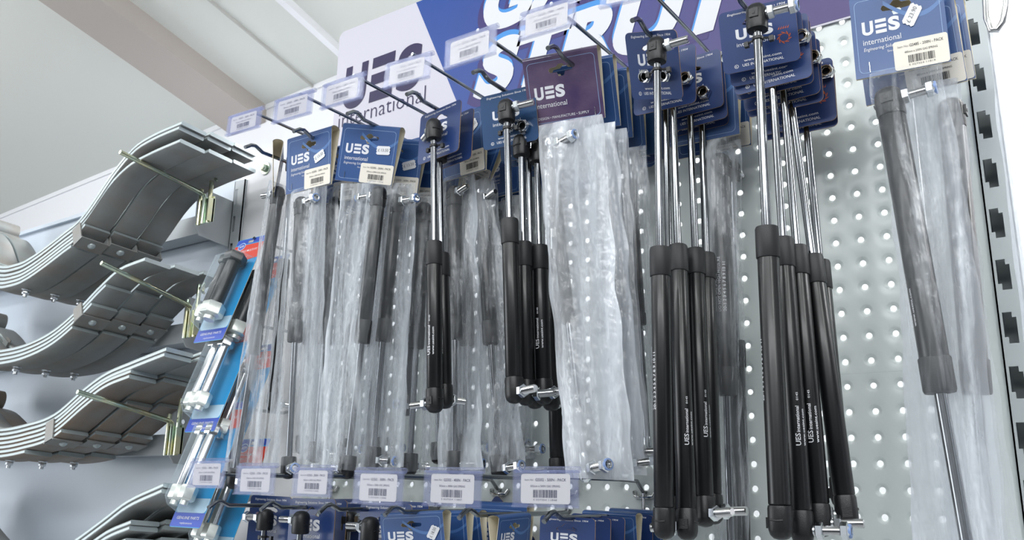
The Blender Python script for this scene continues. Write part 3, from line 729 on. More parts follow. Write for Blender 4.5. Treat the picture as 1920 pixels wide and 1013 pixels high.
pack(-.475, .075, 'bagged strut with rotated cream label behind the fifth hook card', [(862, 235, .075), (950, 266, .075), (835, 322, .075)], 'blue', G325('250N', 11), None, (),
     [(884, 345, .08), (927, 330, .08), (986, 880, .08), (902, 890, .08)], dict(top=(902, 365, .08), bot=(937, 896, .08), up='tube', frac=.44, phi=(-.4, -.2), nut=(0, 1)), seed=8)
pack(-.475, .05, 'bagged strut with dim brown label hanging deep on the fourth hook', [(750, 275, .05), (826, 254, .05), (750, 372, .05)], 'blue', G325('250N', 12), None, (),
     [(800, 372, .05), (846, 362, .05), (852, 860, .05), (792, 868, .05)], dict(top=(826, 385, .05), bot=(822, 868, .05), up='tube', frac=.44, phi=(PI/2, PI/2)), seed=9)
# --- hook 5
c5 = [(900, 183, .165), (1003, 158, .158), (907, 283, .154)]
pack(-.375, .168, 'frontmost loose black strut of the fifth hook, two ring nuts on its card', c5, 'teal', st=dict(top=(949, 190, .174), bot=(965, 754, .174), frac=.408, phi=(.15, -.3), tie=True), group=GL, nuts=((959, 238), (984, 238)))
for i, (dd, t_, b_, tx, ph, lb) in enumerate((( .035, (977, 255, .145), (987, 758, .145), 0, 0.1, 'second loose black strut of the fifth hook, right beside the front one'),
                                     (.052, (990, 262, .12), (1003, 764, .12), 0, PI/2, 'third loose black strut of the fifth hook, mostly hidden'),
                                     (.070, (1006, 268, .125), (1020, 756, .13), 1, -.2, 'fourth loose black strut of the fifth hook with white printing'),
                                     (.090, (1020, 275, .095), (1034, 768, .10), 0, PI/2, 'fifth loose black strut of the fifth hook beside the milky bag'))):
    pack(-.375, .165-dd, lb, sh(c5, dd, .0015*i, -.003-.001*i, .02*(i % 2)), 'teal', st=dict(top=t_, bot=b_, frac=.408, phi=(PI/2, ph), txt=tx, side=.2), group=GL)
pack(-.375, .05, 'black strut whose lower end hangs left of the milky bag', sh(c5, .115, .004, -.004), 'navy', st=dict(top=(1034, 392, .05), bot=(1046, 902, .05), frac=.3, phi=(PI/2, PI)), group=GL)
# --- hook 6
c6 = [(984, 118.5, .165), (1123, 91.5, .148), (996, 243, .144)]
pack(-.275, .165, 'milky bag with silver ended strut under dark violet-sheen header card, sixth upper hook', c6, 'violet', None, None, (-.036, .034),
     [(1010, 236, .165), (1129, 214, .165), (1189, 902, .165), (1062, 896, .165)], dict(top=(1030, 262, .163), bot=(1098, 900, .165), up='tube', frac=.42, rt=.0065, rr_=.0034, fit='silver', phi=(-.2, -.4), nut=(1, 1), coll=.012), seed=10, bm='poly_milky', amp=.0034)
for i, (dy, tr, bq, t_, b_) in enumerate(((.028, 0, [(1098, 240), (1153, 228), (1214, 892), (1140, 888)], (1120, 262), (1172, 890)),
                                  (.055, 0, [(1120, 250), (1174, 240), (1218, 868), (1160, 872)], (1150, 275), (1186, 868)),
                                  (.085, 0, [(1162, 285), (1212, 272), (1252, 872), (1192, 876)], (1180, 300), (1216, 866)))):
    dd = .165-dy
    pack(-.275, dd, ('milky', 'second milky', 'clear')[i]+' bagged strut behind the violet-sheen header card, '+('directly behind it', 'two places back', 'with a sharp fold down its side')[i], sh(c6, dy, .004+.003*i, -.004*i, .02*i), 'blue', None, None, (),
         [(x, y, dd) for x, y in bq], dict(top=(t_[0], t_[1], dd), bot=(b_[0], b_[1], dd), up='tube', frac=.42, rt=.0065, rr_=.0034, fit='silver', phi=(PI/2, 0), nut=(0, 1), coll=.012), seed=11+i, bm='poly_milky' if i < 2 else 'poly_bag')
for i in range(3):
    t = thing('header_card_pack', (-.275, -.055+.016*i, .476), None, 'card', GC); t['label'] = 'dark edge of a header card stacked behind the milky bags, near the panel'
    put_card(t, 'navy' if i % 2 else 'teal', sh(c6, .11+.016*i, .012+.002*i, -.006-.002*i, .03))
# --- hook 7
c7 = [(1171, 62.5, .165), (1268, 54.7, .170), (1186, 187, .125)]
pack(-.175, .17, 'frontmost large loose strut of the seventh hook, two ring nuts on its card', c7, 'navy', st=dict(top=(1231, 74, .180), bot=(1246, 1008, .178), frac=.45, phi=(0, PI/2), txt=2, tie=True, side=-.75), group=GL, nuts=((1214, 141), (1250, 139)))
pack(-.175, .11, 'second large loose strut of the seventh hook with threaded stud pointing left', rc(1304, 81, .110, .073, .068, -.03), 'navy', st=dict(top=(1259, 100, .096), bot=(1289, 1010, .158), frac=.45, phi=(PI/2, PI+.1), txt=1, side=.95), group=GL, nuts=((1289, 150),))
pack(-.175, .09, 'third large loose strut of the seventh hook with one ring nut on its card', rc(1350, 90, .082, .073, .068, .02), 'navy', st=dict(top=(1291, 122, .070), bot=(1322, 985, .128), frac=.45, phi=(0, -.4), txt=1, side=1.1), group=GL, nuts=((1322, 176),))
pack(-.175, .075, 'fourth loose strut of the seventh hook, mostly hidden by the second', rc(1356, 112, .075, .073, .068, .03), 'navy', st=dict(top=(1247, 128, .088), bot=(1264, 985, .136), frac=.45, phi=(PI/2, PI/2)), group=GL)
pack(-.175, .062, 'fifth loose strut of the seventh hook with stud pointing right', rc(1361, 125, .062, .073, .068, .0), 'navy', st=dict(top=(1314, 136, .056), bot=(1337, 980, .112), frac=.45, phi=(PI/2, -.1)), group=GL)
pack(-.175, .045, 'clear bag with big black strut right of the loose struts of the seventh hook', rc(1385, 130, .058, .088, .076, -.03), 'blue', None, None, (),
     [(1330, 268, .06), (1386, 258, .06), (1400, 1075, .06), (1346, 1075, .06)], dict(top=(1349, 292, .06), bot=(1374, 1120, .06), up='tube', frac=.42, rt=.0105, phi=(PI/2, PI/2), txt=2, side=.2), seed=14)
pack(-.175, .03, 'dark strut with cream backed card nearest the panel on the seventh hook', rc(1405, 150, .03, .088, .078, -.02), 'blue', G325('400N', 15), None, (), None, dict(top=(1370, 300, .03), bot=(1393, 1100, .03), frac=.45, phi=(PI/2, PI/2)), group=GL)
# --- hook 8
c8 = [(1346, 26.6, .165), (1489, -7, .155), (1357.7, 140.7, .151)]
pack(-.075, .17, 'frontmost large strut of the eighth hook, bolt with nut beside its head', c8, 'orange', st=dict(top=(1418, 12, .182), bot=(1465, 1009, .180), frac=.45, phi=(.05, PI/2), nut=(1, 0), txt=2, tie=True, side=-1.25, rt=.0092, rr_=.0042), group=GL)
pack(-.075, .145, 'second large strut of the eighth hook, bolt and nut at its lower end', sh(c8, .014, .0015, -.008), 'orange', st=dict(top=(1442, 62, .122), bot=(1506, 1018, .158), frac=.45, phi=(PI/2, .1), nut=(0, 1), txt=1, side=.75), group=GL)
for i, (cr_, t_, b_, ph, nt_, tx, lb) in enumerate(((rc(1514, 22, .132, .076, .068, .0), (1462, 92, .108), (1540, 1004, .138), .2, ((1507, 72),), 1, 'third strut of the eighth hook, white printing on its lower tube'),
                                            (rc(1527, 55, .108, .076, .068, .02), (1476, 132, .094), (1591, 988, .122), PI+.3, ((1528, 111),), 0, 'rightmost leaning strut of the eighth hook with stud pointing left'),
                                            (rc(1560, 106, .075, .076, .068, .0), (1506, 167, .062), (1580, 950, .09), PI/2, ((1552, 138),), 0, 'rearmost strut of the eighth hook, tube hidden behind the leaning one'))):
    d_ = -cr_[0].y
    pack(-.075, d_, lb, cr_, 'orange', st=dict(top=t_, bot=b_, frac=.45, phi=(PI/2, ph), txt=tx, side=.35), group=GL, nuts=nt_)
for i, (x, y, d_) in enumerate(((1518, 34, .124), (1536, 70, .100), (1563, 118, .068))):
    t = thing('strut_card_pack', (-.075, -d_, .476), ('first', 'second', 'third')[i]+' spare navy card doubled up behind the orange marked cards, counted from the front', 'card', GC)
    put_card(t, 'orange', rc(x, y, d_, .076, .068, -.01))
# --- hook 9
c9 = [(1594, 9, .15), (1766, -31, .141), (1604.5, 151.5, .155)]
G485 = ('GS485 - 200N - PACK', '485mm x 200N GAS SPRING', 9)
def pack9(**k): pack(.06, hz=.452, **k)
pack9(d=.15, label='large bagged strut at the far right with price sticker 23.90', card=c9, lab=G485, sticker=('\u00a3 23.90', .014, -.028, 1.0), stap=(-.030,),
     bagq=[(1634, 144, .15), (1766, 114, .15), (1950, 1200, .15), (1800, 1200, .15)], st=dict(top=(1664, 170, .148), bot=(1846, 1210, .15), up='tube', frac=.40, rt=.0112, rr_=.0048, phi=(0, 0), nut=(1, 0), txt=1, side=-1.1), bm='poly_bag', seed=20, amp=.003)
pack9(d=.12, label='second large bagged strut at the far right, fanned out behind the first', card=rc(1791, 5, .115, .084, .077, .03), lab=G485, stap=(),
     bagq=[(1662, 170, .11), (1800, 135, .11), (1905, 1180, .11), (1722, 1180, .11)], st=dict(top=(1782, 190, .11), bot=(1872, 1180, .11), up='tube', frac=.40, rt=.0105, rr_=.0045, phi=(PI/2, 0), txt=0), bm='poly_milky', seed=21, amp=.003)
t = thing('header_card_pack', (.06, -.09, .452), 'rearmost blue and cream header card of the far right hook', 'card', GC)
put_card(t, 'blue', rc(1808, 2, .09, .084, .078, .02), G485)
# --- lower row
def vb(top, L, dx=0., dy=0.): a = P(*top); return a + Vector((dx, dy, -L))
lw = lambda px, py, d, **k: (px, py, d)
def low(hx_, d, label, card, kind, head=None, ph=PI, nuts=(), tie=True, nut=0, lab=None, sticker=None, group=GL, L=.40):
    st = None
    if head: st = dict(top=P(*head), bot=vb(head, L, -.004), frac=.45, phi=(ph, PI), tie=tie, nut=(nut, 0), rt=.0095)
    pack(hx_, d, label, card, kind, lab, sticker, (), None, st, group, hz=-.006, nuts=nuts)
low(-.775, .10, 'lower row strut with nutted bolt pointing left, first lower hook', lc(471, 928, .10, .084, .078, -.02), 'navy', (499, 957, .120), PI+.1, nut=1)
low(-.675, .135, 'lower row strut with bare stud pointing left, second lower hook', lc(545, 934, .135, .082, .078, .0), 'navy', (566, 961, .155), PI+.1)
low(-.675, .10, 'strut card behind the second lower hook card, its brown edge showing', lc(570, 936, .10, .080, .078, .0), 'navy', (655, 958, .09), .3, tie=False)
low(-.675, .07, 'third strut card of the second lower hook, nearest the panel', lc(600, 936, .07, .080, .078, .02), 'navy')
low(-.575, .13, 'lower row strut with wide head and stud pointing left, third lower hook', lc(676, 943, .13, .082, .078, .0), 'navy', (695, 972, .150), PI+.1)
low(-.575, .09, 'strut card behind the third lower hook card', lc(712, 938, .09, .080, .078, -.02), 'navy')
cL4 = [(721, 968, .15), (838, 962, .15), (715, 1064, .15)]
pack(-.475, .15, 'blue header card with round slot and price sticker, fourth lower hook, front', cL4, 'blue', None, ('\u00a3 18.50', .030, -.028, 1.1), (), None, None, GB, hz=-.006)
pack(-.475, .115, 'blue header card directly behind the front one on the fourth lower hook', sh(cL4, .035, .004, .001, .03), 'blue', None, None, (), None, None, GB, hz=-.006)
pack(-.475, .085, 'blue header card third on the fourth lower hook', sh(cL4, .065, .0, -.002, -.03), 'blue', None, None, (), None, None, GB, hz=-.006)
cL5 = [(925, 972, .16), (985, 966, .105), (922, 1064, .16)]
pack(-.375, .14, 'turned blue header card showing its cream inside, fifth lower hook', cL5, 'blue', None, None, (), None, None, GB, hz=-.006)
pack(-.375, .10, 'blue header card with cream edge behind the turned one, fifth lower hook', sh(cL5, .045, -.03, .0, -.05), 'blue', None, None, (), None, None, GB, hz=-.006)
pack(-.375, .06, 'blue header card deep on the fifth lower hook, top edge showing', lc(880, 946, .06, .088, .078, -.02), 'blue', None, None, (), None, None, GB, hz=-.006)
t = thing('strut_card_pack', (-.44, -.04, -.006), 'navy card turned on its corner, peak showing above the lower row', 'card', GC)
a = P(931, 927, .035); r2 = Matrix.Rotation(.72, 3, 'Y'); put_card(t, 'navy', [a, a+r2 @ Vector((.078, 0, 0)), a+r2 @ Vector((0, 0, -.078))])
cL6 = [(1013, 966, .155), (1116, 973, .155), (1011, 1062, .155)]
low(-.275, .155, 'navy strut card with open slot, sixth lower hook, in front', cL6, 'navy')
for i, (dy, k_, lb) in enumerate(((.03, 'navy', 'navy strut card second on the sixth lower hook'), (.052, 'navy', 'navy strut card third on the sixth lower hook, brown edge showing'), (.075, 'blue', 'pale blue header card fourth on the sixth lower hook'), (.098, 'navy', 'navy strut card fifth on the sixth lower hook'), (.118, 'blue', 'blue header card with light outline nearest the panel, sixth lower hook'))):
    pack(-.275, .155-dy, lb, sh(cL6, dy, .004*i, .001*i, .02*(i % 2)), k_, None, None, (), None, None, GB if k_ == 'blue' else GL, hz=-.006)
deep = [(-.675, c2, .085, 612, 586, 372, 864), (-.675, c2, .055, 660, 640, 384, 858), (-.675, c2, .03, 590, 566, 392, 850), (-.575, c3_, .035, 730, 716, 398, 856), (-.575, c3_, .02, 700, 690, 402, 850),
        (-.475, c4, .03, 880, 872, 392, 856), (-.475, c4, .02, 862, 858, 398, 850), (-.375, c5, .045, 962, 968, 388, 860), (-.375, c5, .025, 930, 944, 394, 852), (-.275, c6, .035, 1132, 1142, 330, 852)]
names = {-.675: 'second', -.575: 'third', -.475: 'fourth', -.375: 'fifth', -.275: 'sixth'}; seen = {}
for i, (hx_, cc, d_, xt, xb, yt, yb_) in enumerate(deep):
    q = C3(cc); seen[hx_] = seen.get(hx_, 0)+1
    pack(hx_, d_, 'dim bagged strut deep on the %s upper hook, %s from the front' % (names[hx_], ('first', 'second', 'third')[seen[hx_]-1]),
         sh(cc, -q[0].y-d_, .004*(i % 3), -.012-.003*(i % 4), .03*(i % 3-1)), 'blue', None, None, (),
         [(xt-18, yt-14, d_), (xt+26, yt-22, d_), (xb+34, yb_, d_), (xb-22, yb_, d_)], dict(top=(xt, yt, d_), bot=(xb, yb_, d_), up='tube', frac=.42, phi=(PI/2, 0), nut=(0, 1)), seed=40+i)
# ------------------------------------------------------------------ leaf springs
def interp(pr, x):
    n = len(pr)
    for i in range(n-1):
        if x <= pr[i+1][0] or i == n-2:
            x0, x1 = pr[i][0], pr[i+1][0]; t_ = (x-x0)/(x1-x0)
            def sl(k):
                if k == 0: return 0.
                if k == n-1: return (pr[k][1]-pr[k-1][1])/(pr[k][0]-pr[k-1][0])
                a_ = (pr[k][1]-pr[k-1][1])/(pr[k][0]-pr[k-1][0]); b_ = (pr[k+1][1]-pr[k][1])/(pr[k+1][0]-pr[k][0]); return (a_+b_)/2
            h = x1-x0; m0, m1 = sl(i)*h, sl(i+1)*h; t2, t3 = t_*t_, t_**3
            return (2*t3-3*t2+1)*pr[i][1]+(t3-2*t2+t_)*m0+(-2*t3+3*t2)*pr[i+1][1]+(t3-t2)*m1
SPM = {}
W_, TH = .0445, .0072
def leaf_mesh(key, pr, off, x0, x1, end_drop=0., eye=False, mark=False):
    k = (key, off, x0, x1)
    if k in SPM: return SPM[k]
    def pt(x, o):
        z = interp(pr, abs(x))*(1 if x > 0 else .86); e = .002; s_ = (interp(pr, abs(x+e))-interp(pr, abs(x-e)))/(2*e); n_ = Vector((-s_, 1)).normalized()
        v = Vector((x, z))-n_*o
        if end_drop and x > .25: v.y -= end_drop*((x-.25)/.19)**1.5
        return v
    N = 56; mb = MB(); vs = []
    for i in range(N+1):
        x = x0+(x1-x0)*i/N; a, b = pt(x, off+.0003), pt(x, off+TH-.0003); bw = .0012
        vs += [(a.x, -W_/2+bw, a.y), (a.x, W_/2-bw, a.y), (a.x, W_/2, (a.y*.8+b.y*.2)), (b.x, W_/2, (b.y*.8+a.y*.2)), (b.x, W_/2-bw, b.y), (b.x, -W_/2+bw, b.y), (b.x, -W_/2, (b.y*.8+a.y*.2)), (a.x, -W_/2, (a.y*.8+b.y*.2))]
    for i in range(N):
        for q in range(8):
            f = (i*8+q, i*8+(q+1) % 8, (i+1)*8+(q+1) % 8, (i+1)*8+q); mb.f.append(f); mb.m.append(1 if q in (2, 6) else 0)
    mb.v = [tuple(v) for v in vs]; mb.f += [tuple(range(7, -1, -1)), tuple(N*8+q for q in range(8))]; mb.m += [1, 1]
    if eye:
        a = pt(x0, off+TH/2); R_ = .017; pts = []
        ro, ri = R_+TH*.5, R_-TH*.5; c = Vector((a.x-.004, a.y+R_)); n = 28; o = len(mb.v); ev = []
        for q in range(n+1):
            an = -PI/2+(.4-2*PI)*q/n
            for yy in (-W_/2, W_/2):
                for r_ in (ro, ri): ev.append((c.x+r_*math.cos(an), yy, c.y+r_*math.sin(an)))
        fs = []; 
        for q in range(n):
            b0, b1 = q*4, q*4+4; fs += [(b0, b1, b1+2, b0+2), (b0+1, b0+3, b1+3, b1+1), (b0, b0+1, b1+1, b1), (b0+2, b1+2, b1+3, b0+3)]
        mb.add(ev, fs, 0)
    SPM[k] = mb.mesh('leaf', ['spring_steel_stained' if key in 'd' else 'spring_steel', 'spring_edge'], 50); return SPM[k]
def shared(k, f):
    if k not in SPM: SPM[k] = f()
    return SPM[k]
def spring(x0, z0, yc, pr, ends, label, group, key, drop=0., clip=None, tiltz=-.085, bolt=True, mark=None, eye=True):
    root = thing('leaf_spring', (x0, yc, z0), label, 'leaf spring', group)
    R_ = Matrix.Translation((x0, yc, z0)) @ Matrix.Rotation(math.atan(tiltz), 4, 'X'); root.matrix_world = R_; WM[root.name] = R_
    for k, (eL, eR) in enumerate(ends):
        lf = link('leaf', leaf_mesh(key, pr, k*TH, -eL, eR, drop, eye and k == 0), root, R_)
        if k == 0: lf['label'] = 'longest top leaf'
    n = len(ends)
    def und(x):
        z = interp(pr, abs(x)); e = .002; s_ = (interp(pr, abs(x+e))-interp(pr, abs(x-e)))/(2*e); return Vector((x, 0, z)), math.atan(s_)
    if clip:
        for sx, (cx, depth) in ((1, clip), (-1, clip)):
            a, sl = und(sx*cx); F = R_ @ Matrix.Translation(a) @ Matrix.Rotation(-sl, 4, 'Y')
            def mk():
                mb = MB(); t_ = .0020; lo = -depth*TH-t_; 
                mb.box((-.013, -W_/2-t_, lo), (.013, W_/2+t_, lo+t_)); mb.box((-.011, -W_/2-t_, lo), (.011, -W_/2-.0002, .003)); mb.box((-.011, W_/2+.0002, lo), (.011, W_/2+t_, .003))
                return mb.mesh('rebound_clip', ['spring_steel'], 0)
            c_ = link('rebound_clip', shared(('clip', key, depth), mk), root, F)
            def mr():
                mb = MB(); lo = -depth*TH-.0020; mb.lathe([(.0001, lo-.0042), (.0035, lo-.0036), (.0056, lo-.0016), (.0062, lo)], 18, 0, caps=False); return mb.mesh('rivet', ['spring_edge'])
            link('rivet', shared(('riv', key, depth), mr), c_, F)
    if bolt:
        def mb_():
            mb = MB(); lo = -n*TH; mb.lathe([(.0001, lo-.0005), (.0075, lo-.0005), (.0078, lo)], 20, 0, caps=False)
            mb.lathe([(.0001, lo-.0085), (.0052, lo-.0080), (.0058, lo-.0070), (.0058, lo-.002), (.005, lo-.0005)], 6, 0, caps=False); mb.lathe([(.0034, lo-.0125), (.0034, lo-.008)], 12, 0); return mb.mesh('centre_bolt', ['nut_zinc'])
        link('centre_bolt', shared(('bolt', n), mb_), root, R_ @ Matrix.Translation((.015, 0, 0)))
    return root
YC = [-.190, -.1405, -.091]
YD = [-.178, -.1285, -.079]
pos = ['nearest', 'middle', 'rearmost']
GS = 'leaf springs stacked on the side rods'
p1u = [(0, 0), (.036, .002), (.151, .036), (.196, .054), (.266, .124), (.313, .156), (.36, .166), (.437, .170)]
p1l = [(0, 0), (.036, .002), (.151, .036), (.196, .054), (.262, .118), (.305, .142), (.36, .154), (.437, .164)]
for i in range(3):
    spring(-1.385+(.0, .002, -.002)[i], .388, YC[i], p1u, [(.37, .437), (.37, .432)], 'top shelf leaf spring of the upper layer, %s of three' % pos[i], GS, 'a', bolt=False)
    spring(-1.385+(.0, .002, -.002)[i], .388-2*TH-.0006, YC[i], p1l, [(.36, .440), (.20, .205), (.185, .19), (.17, .175)], 'top shelf leaf spring of the lower layer with domed rivet, %s of three' % pos[i], GS, 'b', .010, (.19, 4))
p2 = [(0, 0), (.08, .004), (.16, .021), (.226, .052), (.27, .080), (.318, .104), (.36, .110), (.385, .112)]
for i in range(3):
    spring(-1.40+(.0, .003, .006)[i], .240, YD[i], p2, [(.37, .387), (.27, .285), (.24, .25), (.19, .205)], 'single layer leaf spring on the second shelf, %s of three' % pos[i], GS, 'c', 0, (.222, 3))
p3 = [(0, 0), (.09, .006), (.17, .020), (.245, .058), (.29, .078), (.36, .092)]
p3u = [(0, 0), (.09, .006), (.17, .020), (.245, .058), (.29, .076), (.36, .090), (.44, .104)]
for i in range(3):
    spring(-1.37+(.0, .010, .02)[i], .089, YD[i], p3, [(.36, .360), (.355, .357), (.255, .265), (.18, .19), (.09, .10)], 'brown stained leaf spring of the lower layer on the third shelf, %s of three' % pos[i], GS, 'd', 0, (.165, 4))
for i in range(2):
    spring(-1.372+(.0, .012)[i], .089+2*TH+.0004, YD[i]+.002, p3u, [(.36, .44), (.355, .437)], 'long two leaf spring of the upper layer on the third shelf, %s' % ('nearer one', 'farther one')[i], GS, 'e', bolt=False)
p4 = [(0, 0), (.15, .020), (.25, .058), (.34, .102), (.382, .124), (.465, .150)]
p4b = [(0, 0), (.15, .018), (.24, .052), (.32, .090), (.35, .104), (.405, .120)]
for i in range(3):
    spring(-1.37+(.0, .012, .03)[i], -.130, YD[i], p4, [(.36, .465), (.36, .462)], 'bottom shelf leaf spring, highest layer, %s of three' % pos[i], GS, 'f', bolt=False)
    spring(-1.37+(.0, .006, .012)[i], -.130-2*TH-.006, YD[i]-.001, p4b, [(.36, .405), (.36, .402)], 'bottom shelf leaf spring, middle layer, %s of three' % pos[i], GS, 'g', bolt=False)
    spring(-1.37+(.0, .006, .012)[i], -.130-4*TH-.014, YD[i]-.001, p4b, [(.36, .398), (.30, .31), (.2, .2)], 'bottom shelf leaf spring, lowest layer, %s of three' % pos[i], GS, 'h')
# rods, clamps, cross rails and brackets of the left bay
def shelf_rod(a, b, label, side=1):
    t = thing('support_rod', b, label, 'support rod', 'zinc support rods of the spring shelves')
    d_ = (b-a).normalized(); mb = MB(); mb.tube([a, a+d_*.001, b-d_*.006, b+Vector((0, .002, -.002)), b+Vector((0, .005, -.008)), b+Vector((0, .005, -.052))], [.0034, .0038, .0038, .0038, .0038, .0038], 12)
    link('bent_rod', mb.mesh('bent_rod', ['zinc']), t)
    mb = MB()
    for dx, z1 in ((-.013, -.052), (.0, -.05), (.013, .035)):
        if dx: mb.tube([b+Vector((dx, .006, -.052)), b+Vector((dx, .006, z1 if z1 > 0 else .012))], .0036, 10)
    link('clamp_bars', mb.mesh('clamp_bars', ['zinc']), t)
    mb = MB(); mb.box(tuple(b+Vector((.018, -.001, -.050))), tuple(b+Vector((.0205, .012, -.010)))); mb.box(tuple(b+Vector((-.018, .008, -.05))), tuple(b+Vector((.0205, .011, -.006))))
    link('clamp_plate', mb.mesh('clamp_plate', ['zinc'], 0), t)
    mb = MB(); c = b+Vector((.019, .004, .026)); mb.lathe([(.0035, 0), (.0035, .008)], 12, 0, Matrix.Translation(c) @ Matrix.Rotation(PI/2, 4, 'Y'))
    for s_ in (-1, 1): mb.tube([c+Vector((.004, 0, 0)), c+Vector((.008, 0, s_*.006)), c+Vector((.013, -.001, s_*.009))], [.0022, .0028, .0018], 8)
    link('wing_nut', mb.mesh('wing_nut', ['zinc']), t)
lv = (('top', (225, 285), (380, 363)), ('second', (190, 493), (355, 573)), ('third', (145, 735), (320, 790)))
ends_ = []
for n_, a, b in lv:
    A, B = PX(*a, -1.045), PX(*b, -1.045); shelf_rod(A, B, 'zinc rod carrying the springs at the right end of the %s shelf' % n_); ends_.append((A, B))
    A2, B2 = A.copy(), B.copy(); A2.x = B2.x = -1.775; A2.z += .006; B2.z += .006
    A2.y += .03; shelf_rod(A2, B2, 'zinc rod behind the rolled eyes at the left end of the %s shelf' % n_)
for k, n_ in enumerate(('top', 'second', 'third', 'bottom')):
    zb = (ends_[k][1].z if k < 3 else ends_[2][1].z-.20)-.045; yb = (ends_[k][1].y if k < 3 else ends_[2][1].y)
    t = thing('cross_rail', (-1.07, 0, zb), 'grey steel rail with end bracket holding the %s shelf rods' % n_, 'shelf rail', 'grey cross rails of the left bay')
    mb = MB(); mb.box((-2.6, -.042, zb-.004), (-1.078, -.006, zb+.030)); link('rail', mb.mesh('rail', ['shelf_grey'], 0), t)
    mb = MB(); hp = [(a_, b_) for a_, b_ in ((-.072, -.004), (-.062, -.018), (.0, -.024), (.0, .060), (-.066, .066), (-.072, .060))]
    T = Matrix.Translation((-1.0745, 0, zb)) @ Matrix.Rotation(PI/2, 4, 'Z') 
    hole = [(-.052+.004*math.cos(q*.628), .048+.004*math.sin(q*.628)) for q in range(10)]
    mb.plate(hp, [hole], 0, .0025, 0, 0, 0, T)
    link('end_bracket', mb.mesh('end_bracket', ['shelf_grey'], 0), t)
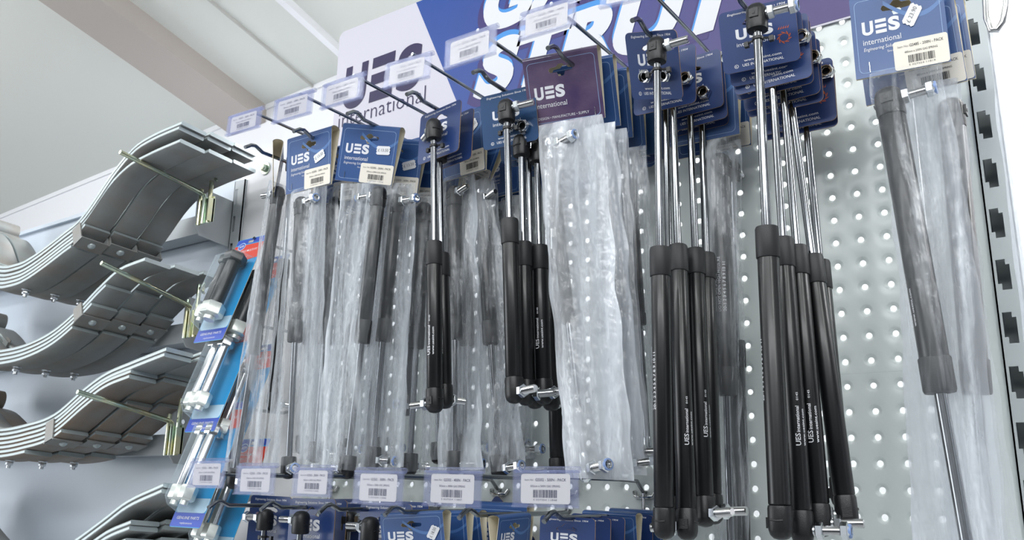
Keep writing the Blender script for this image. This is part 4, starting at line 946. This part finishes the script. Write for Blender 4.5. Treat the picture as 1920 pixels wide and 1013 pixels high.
# ------------------------------------------------------------------ blister packs
def bolt_mesh(r, L, m_):
    def f():
        mb = MB(); mb.lathe([(r*.96, 0), (r, .001), (r, L)], 24, 0); mb.lathe([(r*1.5, L-.002), (r*1.62, L), (r*1.62, L+.010), (r*1.45, L+.012)], 6, 2 if m_ == 'nut_zinc' else 0)
        mb.lathe([(r*1.2, -.020), (r*1.55, -.018), (r*1.62, -.016), (r*1.62, -.002), (r*1.5, 0)], 6, 3); mb.lathe([(r*.8, -.026), (r*.8, -.018)], 16, 3)
        return mb.mesh('shackle_bolt', [m_, 'nut_zinc', 'chrome', 'nut_pale'])
    return shared(('sb', r, L, m_), f)
BLM = {}
def blister(y, z, x0, dark, label, tilt=.34, twist=0.):
    h, w_ = .182, .068
    root = thing('blister_pack', (x0+w_/2, y, z), label, 'blister pack', 'blister packs of shackle bolts')
    F = Matrix.Translation((x0+w_/2, y, z)) @ Matrix.Rotation(twist, 4, 'Z') @ Matrix.Rotation(-tilt, 4, 'X'); 
    def f():
        mb = MB(); mb.plate(rr(-w_/2, -h, w_/2, 0, .003), [[(-.006+.0, -.004), (.006, -.004), (.006, -.009), (-.006, -.009)]], 0, .0008, 3, 4, 4); y_ = -.0002
        mb.plate([(-w_/2, -.046), (w_/2, -.040), (w_/2, -.012), (-w_/2, -.012)], [], y_, None, 1); mb.plate([(-w_/2+.001, -.010), (w_/2-.001, -.010), (w_/2-.001, -.001), (-w_/2+.001, -.001)], [[(-.006+.0, -.004), (.006, -.004), (.006, -.009), (-.006, -.009)]], y_, None, 2)
        mb.plate([(-w_/2, -h+.001), (w_/2, -h+.001), (w_/2, -h+.020), (-w_/2, -h+.020)], [], y_, None, 2)
        mb.plate(rr(-w_/2+.001, -h+.020, w_/2-.001, -h+.040, .006, 5, (1, 1, 0, 0)), [], y_*1.2, None, 5)
        mb.plate([(-w_/2+.016+.009*math.cos(a*.3927), -.014+.007*math.sin(a*.3927)) for a in range(16)], [], y_*1.5, None, 5)
        mb.plate([(-w_/2+.016+.0078*math.cos(a*.3927), -.014+.0058*math.sin(a*.3927)) for a in range(16)], [], y_*1.7, None, 2)
        text(mb, 'ATP', -w_/2+.0105, -.016, .0042, .011, 0, .03, .1, y_*2)
        for q, (s_, hh) in enumerate((('SHACKLE MULTI FIT', .0040), ('BOLTS', .0034), ('& NUTS', .0034))): text(mb, s_, -w_*.36+q*.008, -.026-q*.0065, hh, None if q else w_*.72, 0, .01, 0, y_*2)
        text(mb, 'GENUINE PARTS', -w_*.36, -h+.011, .0040, w_*.72, 0, .01, 0, y_*2); text(mb, 'replacement', -w_*.2, -h+.0045, .003, w_*.4, 0, 0, 0, y_*2)
        return mb.mesh('backing_card', ['print_white', 'blister_red', 'blister_blue', 'blister_sky', 'cream', 'blister_pale'], 0)
    cd_ = link('backing_card', shared('blcard', f), root, F)
    for k, bx in enumerate((-.006, .016) if not dark else (-.013, .010)):
        r = (.0062, .0105)[k] if dark else .0072
        m_ = 'cylinder_black' if dark else 'nut_zinc'
        link('shackle_bolt', bolt_mesh(r, .075, m_), root, F @ Matrix.Translation((bx-(.010 if not dark else 0), -.0145-(.004 if k else .004), -.132)))
    def g():
        mb = MB(); N = 10; vs = []
        prof = [(-w_*.46, 0), (-w_*.40, -.026), (-w_*.30, -.033), (w_*.30, -.033), (w_*.38, -.026), (w_*.44, 0)]
        for zz, s_ in ((-.040, .0), (-.044, .85), (-.050, 1), (-.150, 1), (-.158, .8), (-.163, 0)):
            for a_, b_ in prof: vs.append((a_, b_*s_-.0006, zz))
        mb.add(vs, [(i*6+q, i*6+q+1, (i+1)*6+q+1, (i+1)*6+q) for i in range(5) for q in range(5)]); return mb.mesh('clear_blister', ['blister_clear'], 60)
    link('clear_blister', shared('blclear', g), root, F)
bl = [(-.086, .392, -.932, 1, 'black bolt blister pack at the top, red header in full view'), (-.050, .368, -.918, 1, 'black bolt blister pack behind the top one, silver nuts showing below it'),
      (-.094, .262, -.918, 0, 'silver bolt blister pack in the middle of the column'), (-.062, .226, -.908, 0, 'silver bolt blister pack partly behind the leftmost lower label'),
      (-.110, .135, -.905, 0, 'silver bolt blister pack just under the leftmost lower label'), (-.075, .085, -.895, 0, 'lowest silver bolt blister pack cut by the picture bottom')]
for y, z, x0, dk, lb in bl: blister(y, z, x0, dk, lb)
for k, (y, z, lb) in enumerate(((-.14, .386, 'top'), (-.14, .256, 'middle'), (-.16, .129, 'bottom'))):
    t = thing('peg_hook', (-.885, 0, z), 'plain wire hook behind the %s pair of blister packs' % lb, 'hook', 'plain wire hooks of the blister packs')
    mb = MB(); x = -.890; mb.tube([(x, .004, z+.003), (x, -.004, z), (x, -.02, z), (x, y+.06, z), (x, y+.05, z+.004)], .0024); link('wire', mb.mesh('wire', ['wire_metal']), t)
# ------------------------------------------------------------------ right edge: wire hook with a large clear bag
t = thing('wire_hook', P(1848, -60, .17), 'looped chrome wire hook at the top right corner', 'hook')
w0 = lambda x, y: P(x, y, .17)
mb = MB(); mb.tube([w0(1846, -130), w0(1847, -20), w0(1850, 34), w0(1858, 56), w0(1870, 56), w0(1880, 42), w0(1886, 10), w0(1888, -60)], .0026, 12)
link('wire_loop', mb.mesh('wire_loop', ['chrome']), t)
t = thing('clear_bag_pack', P(1855, 45, .16), 'large milky clear bag hanging from the wire hook at the right edge', 'bag')
o = bag(t, [P(1850, 46, .165), P(2060, 120, .165), P(2220, 1250, .165), P(1990, 1250, .165)], None, .01, 'poly_milky', 31, .004, .008)
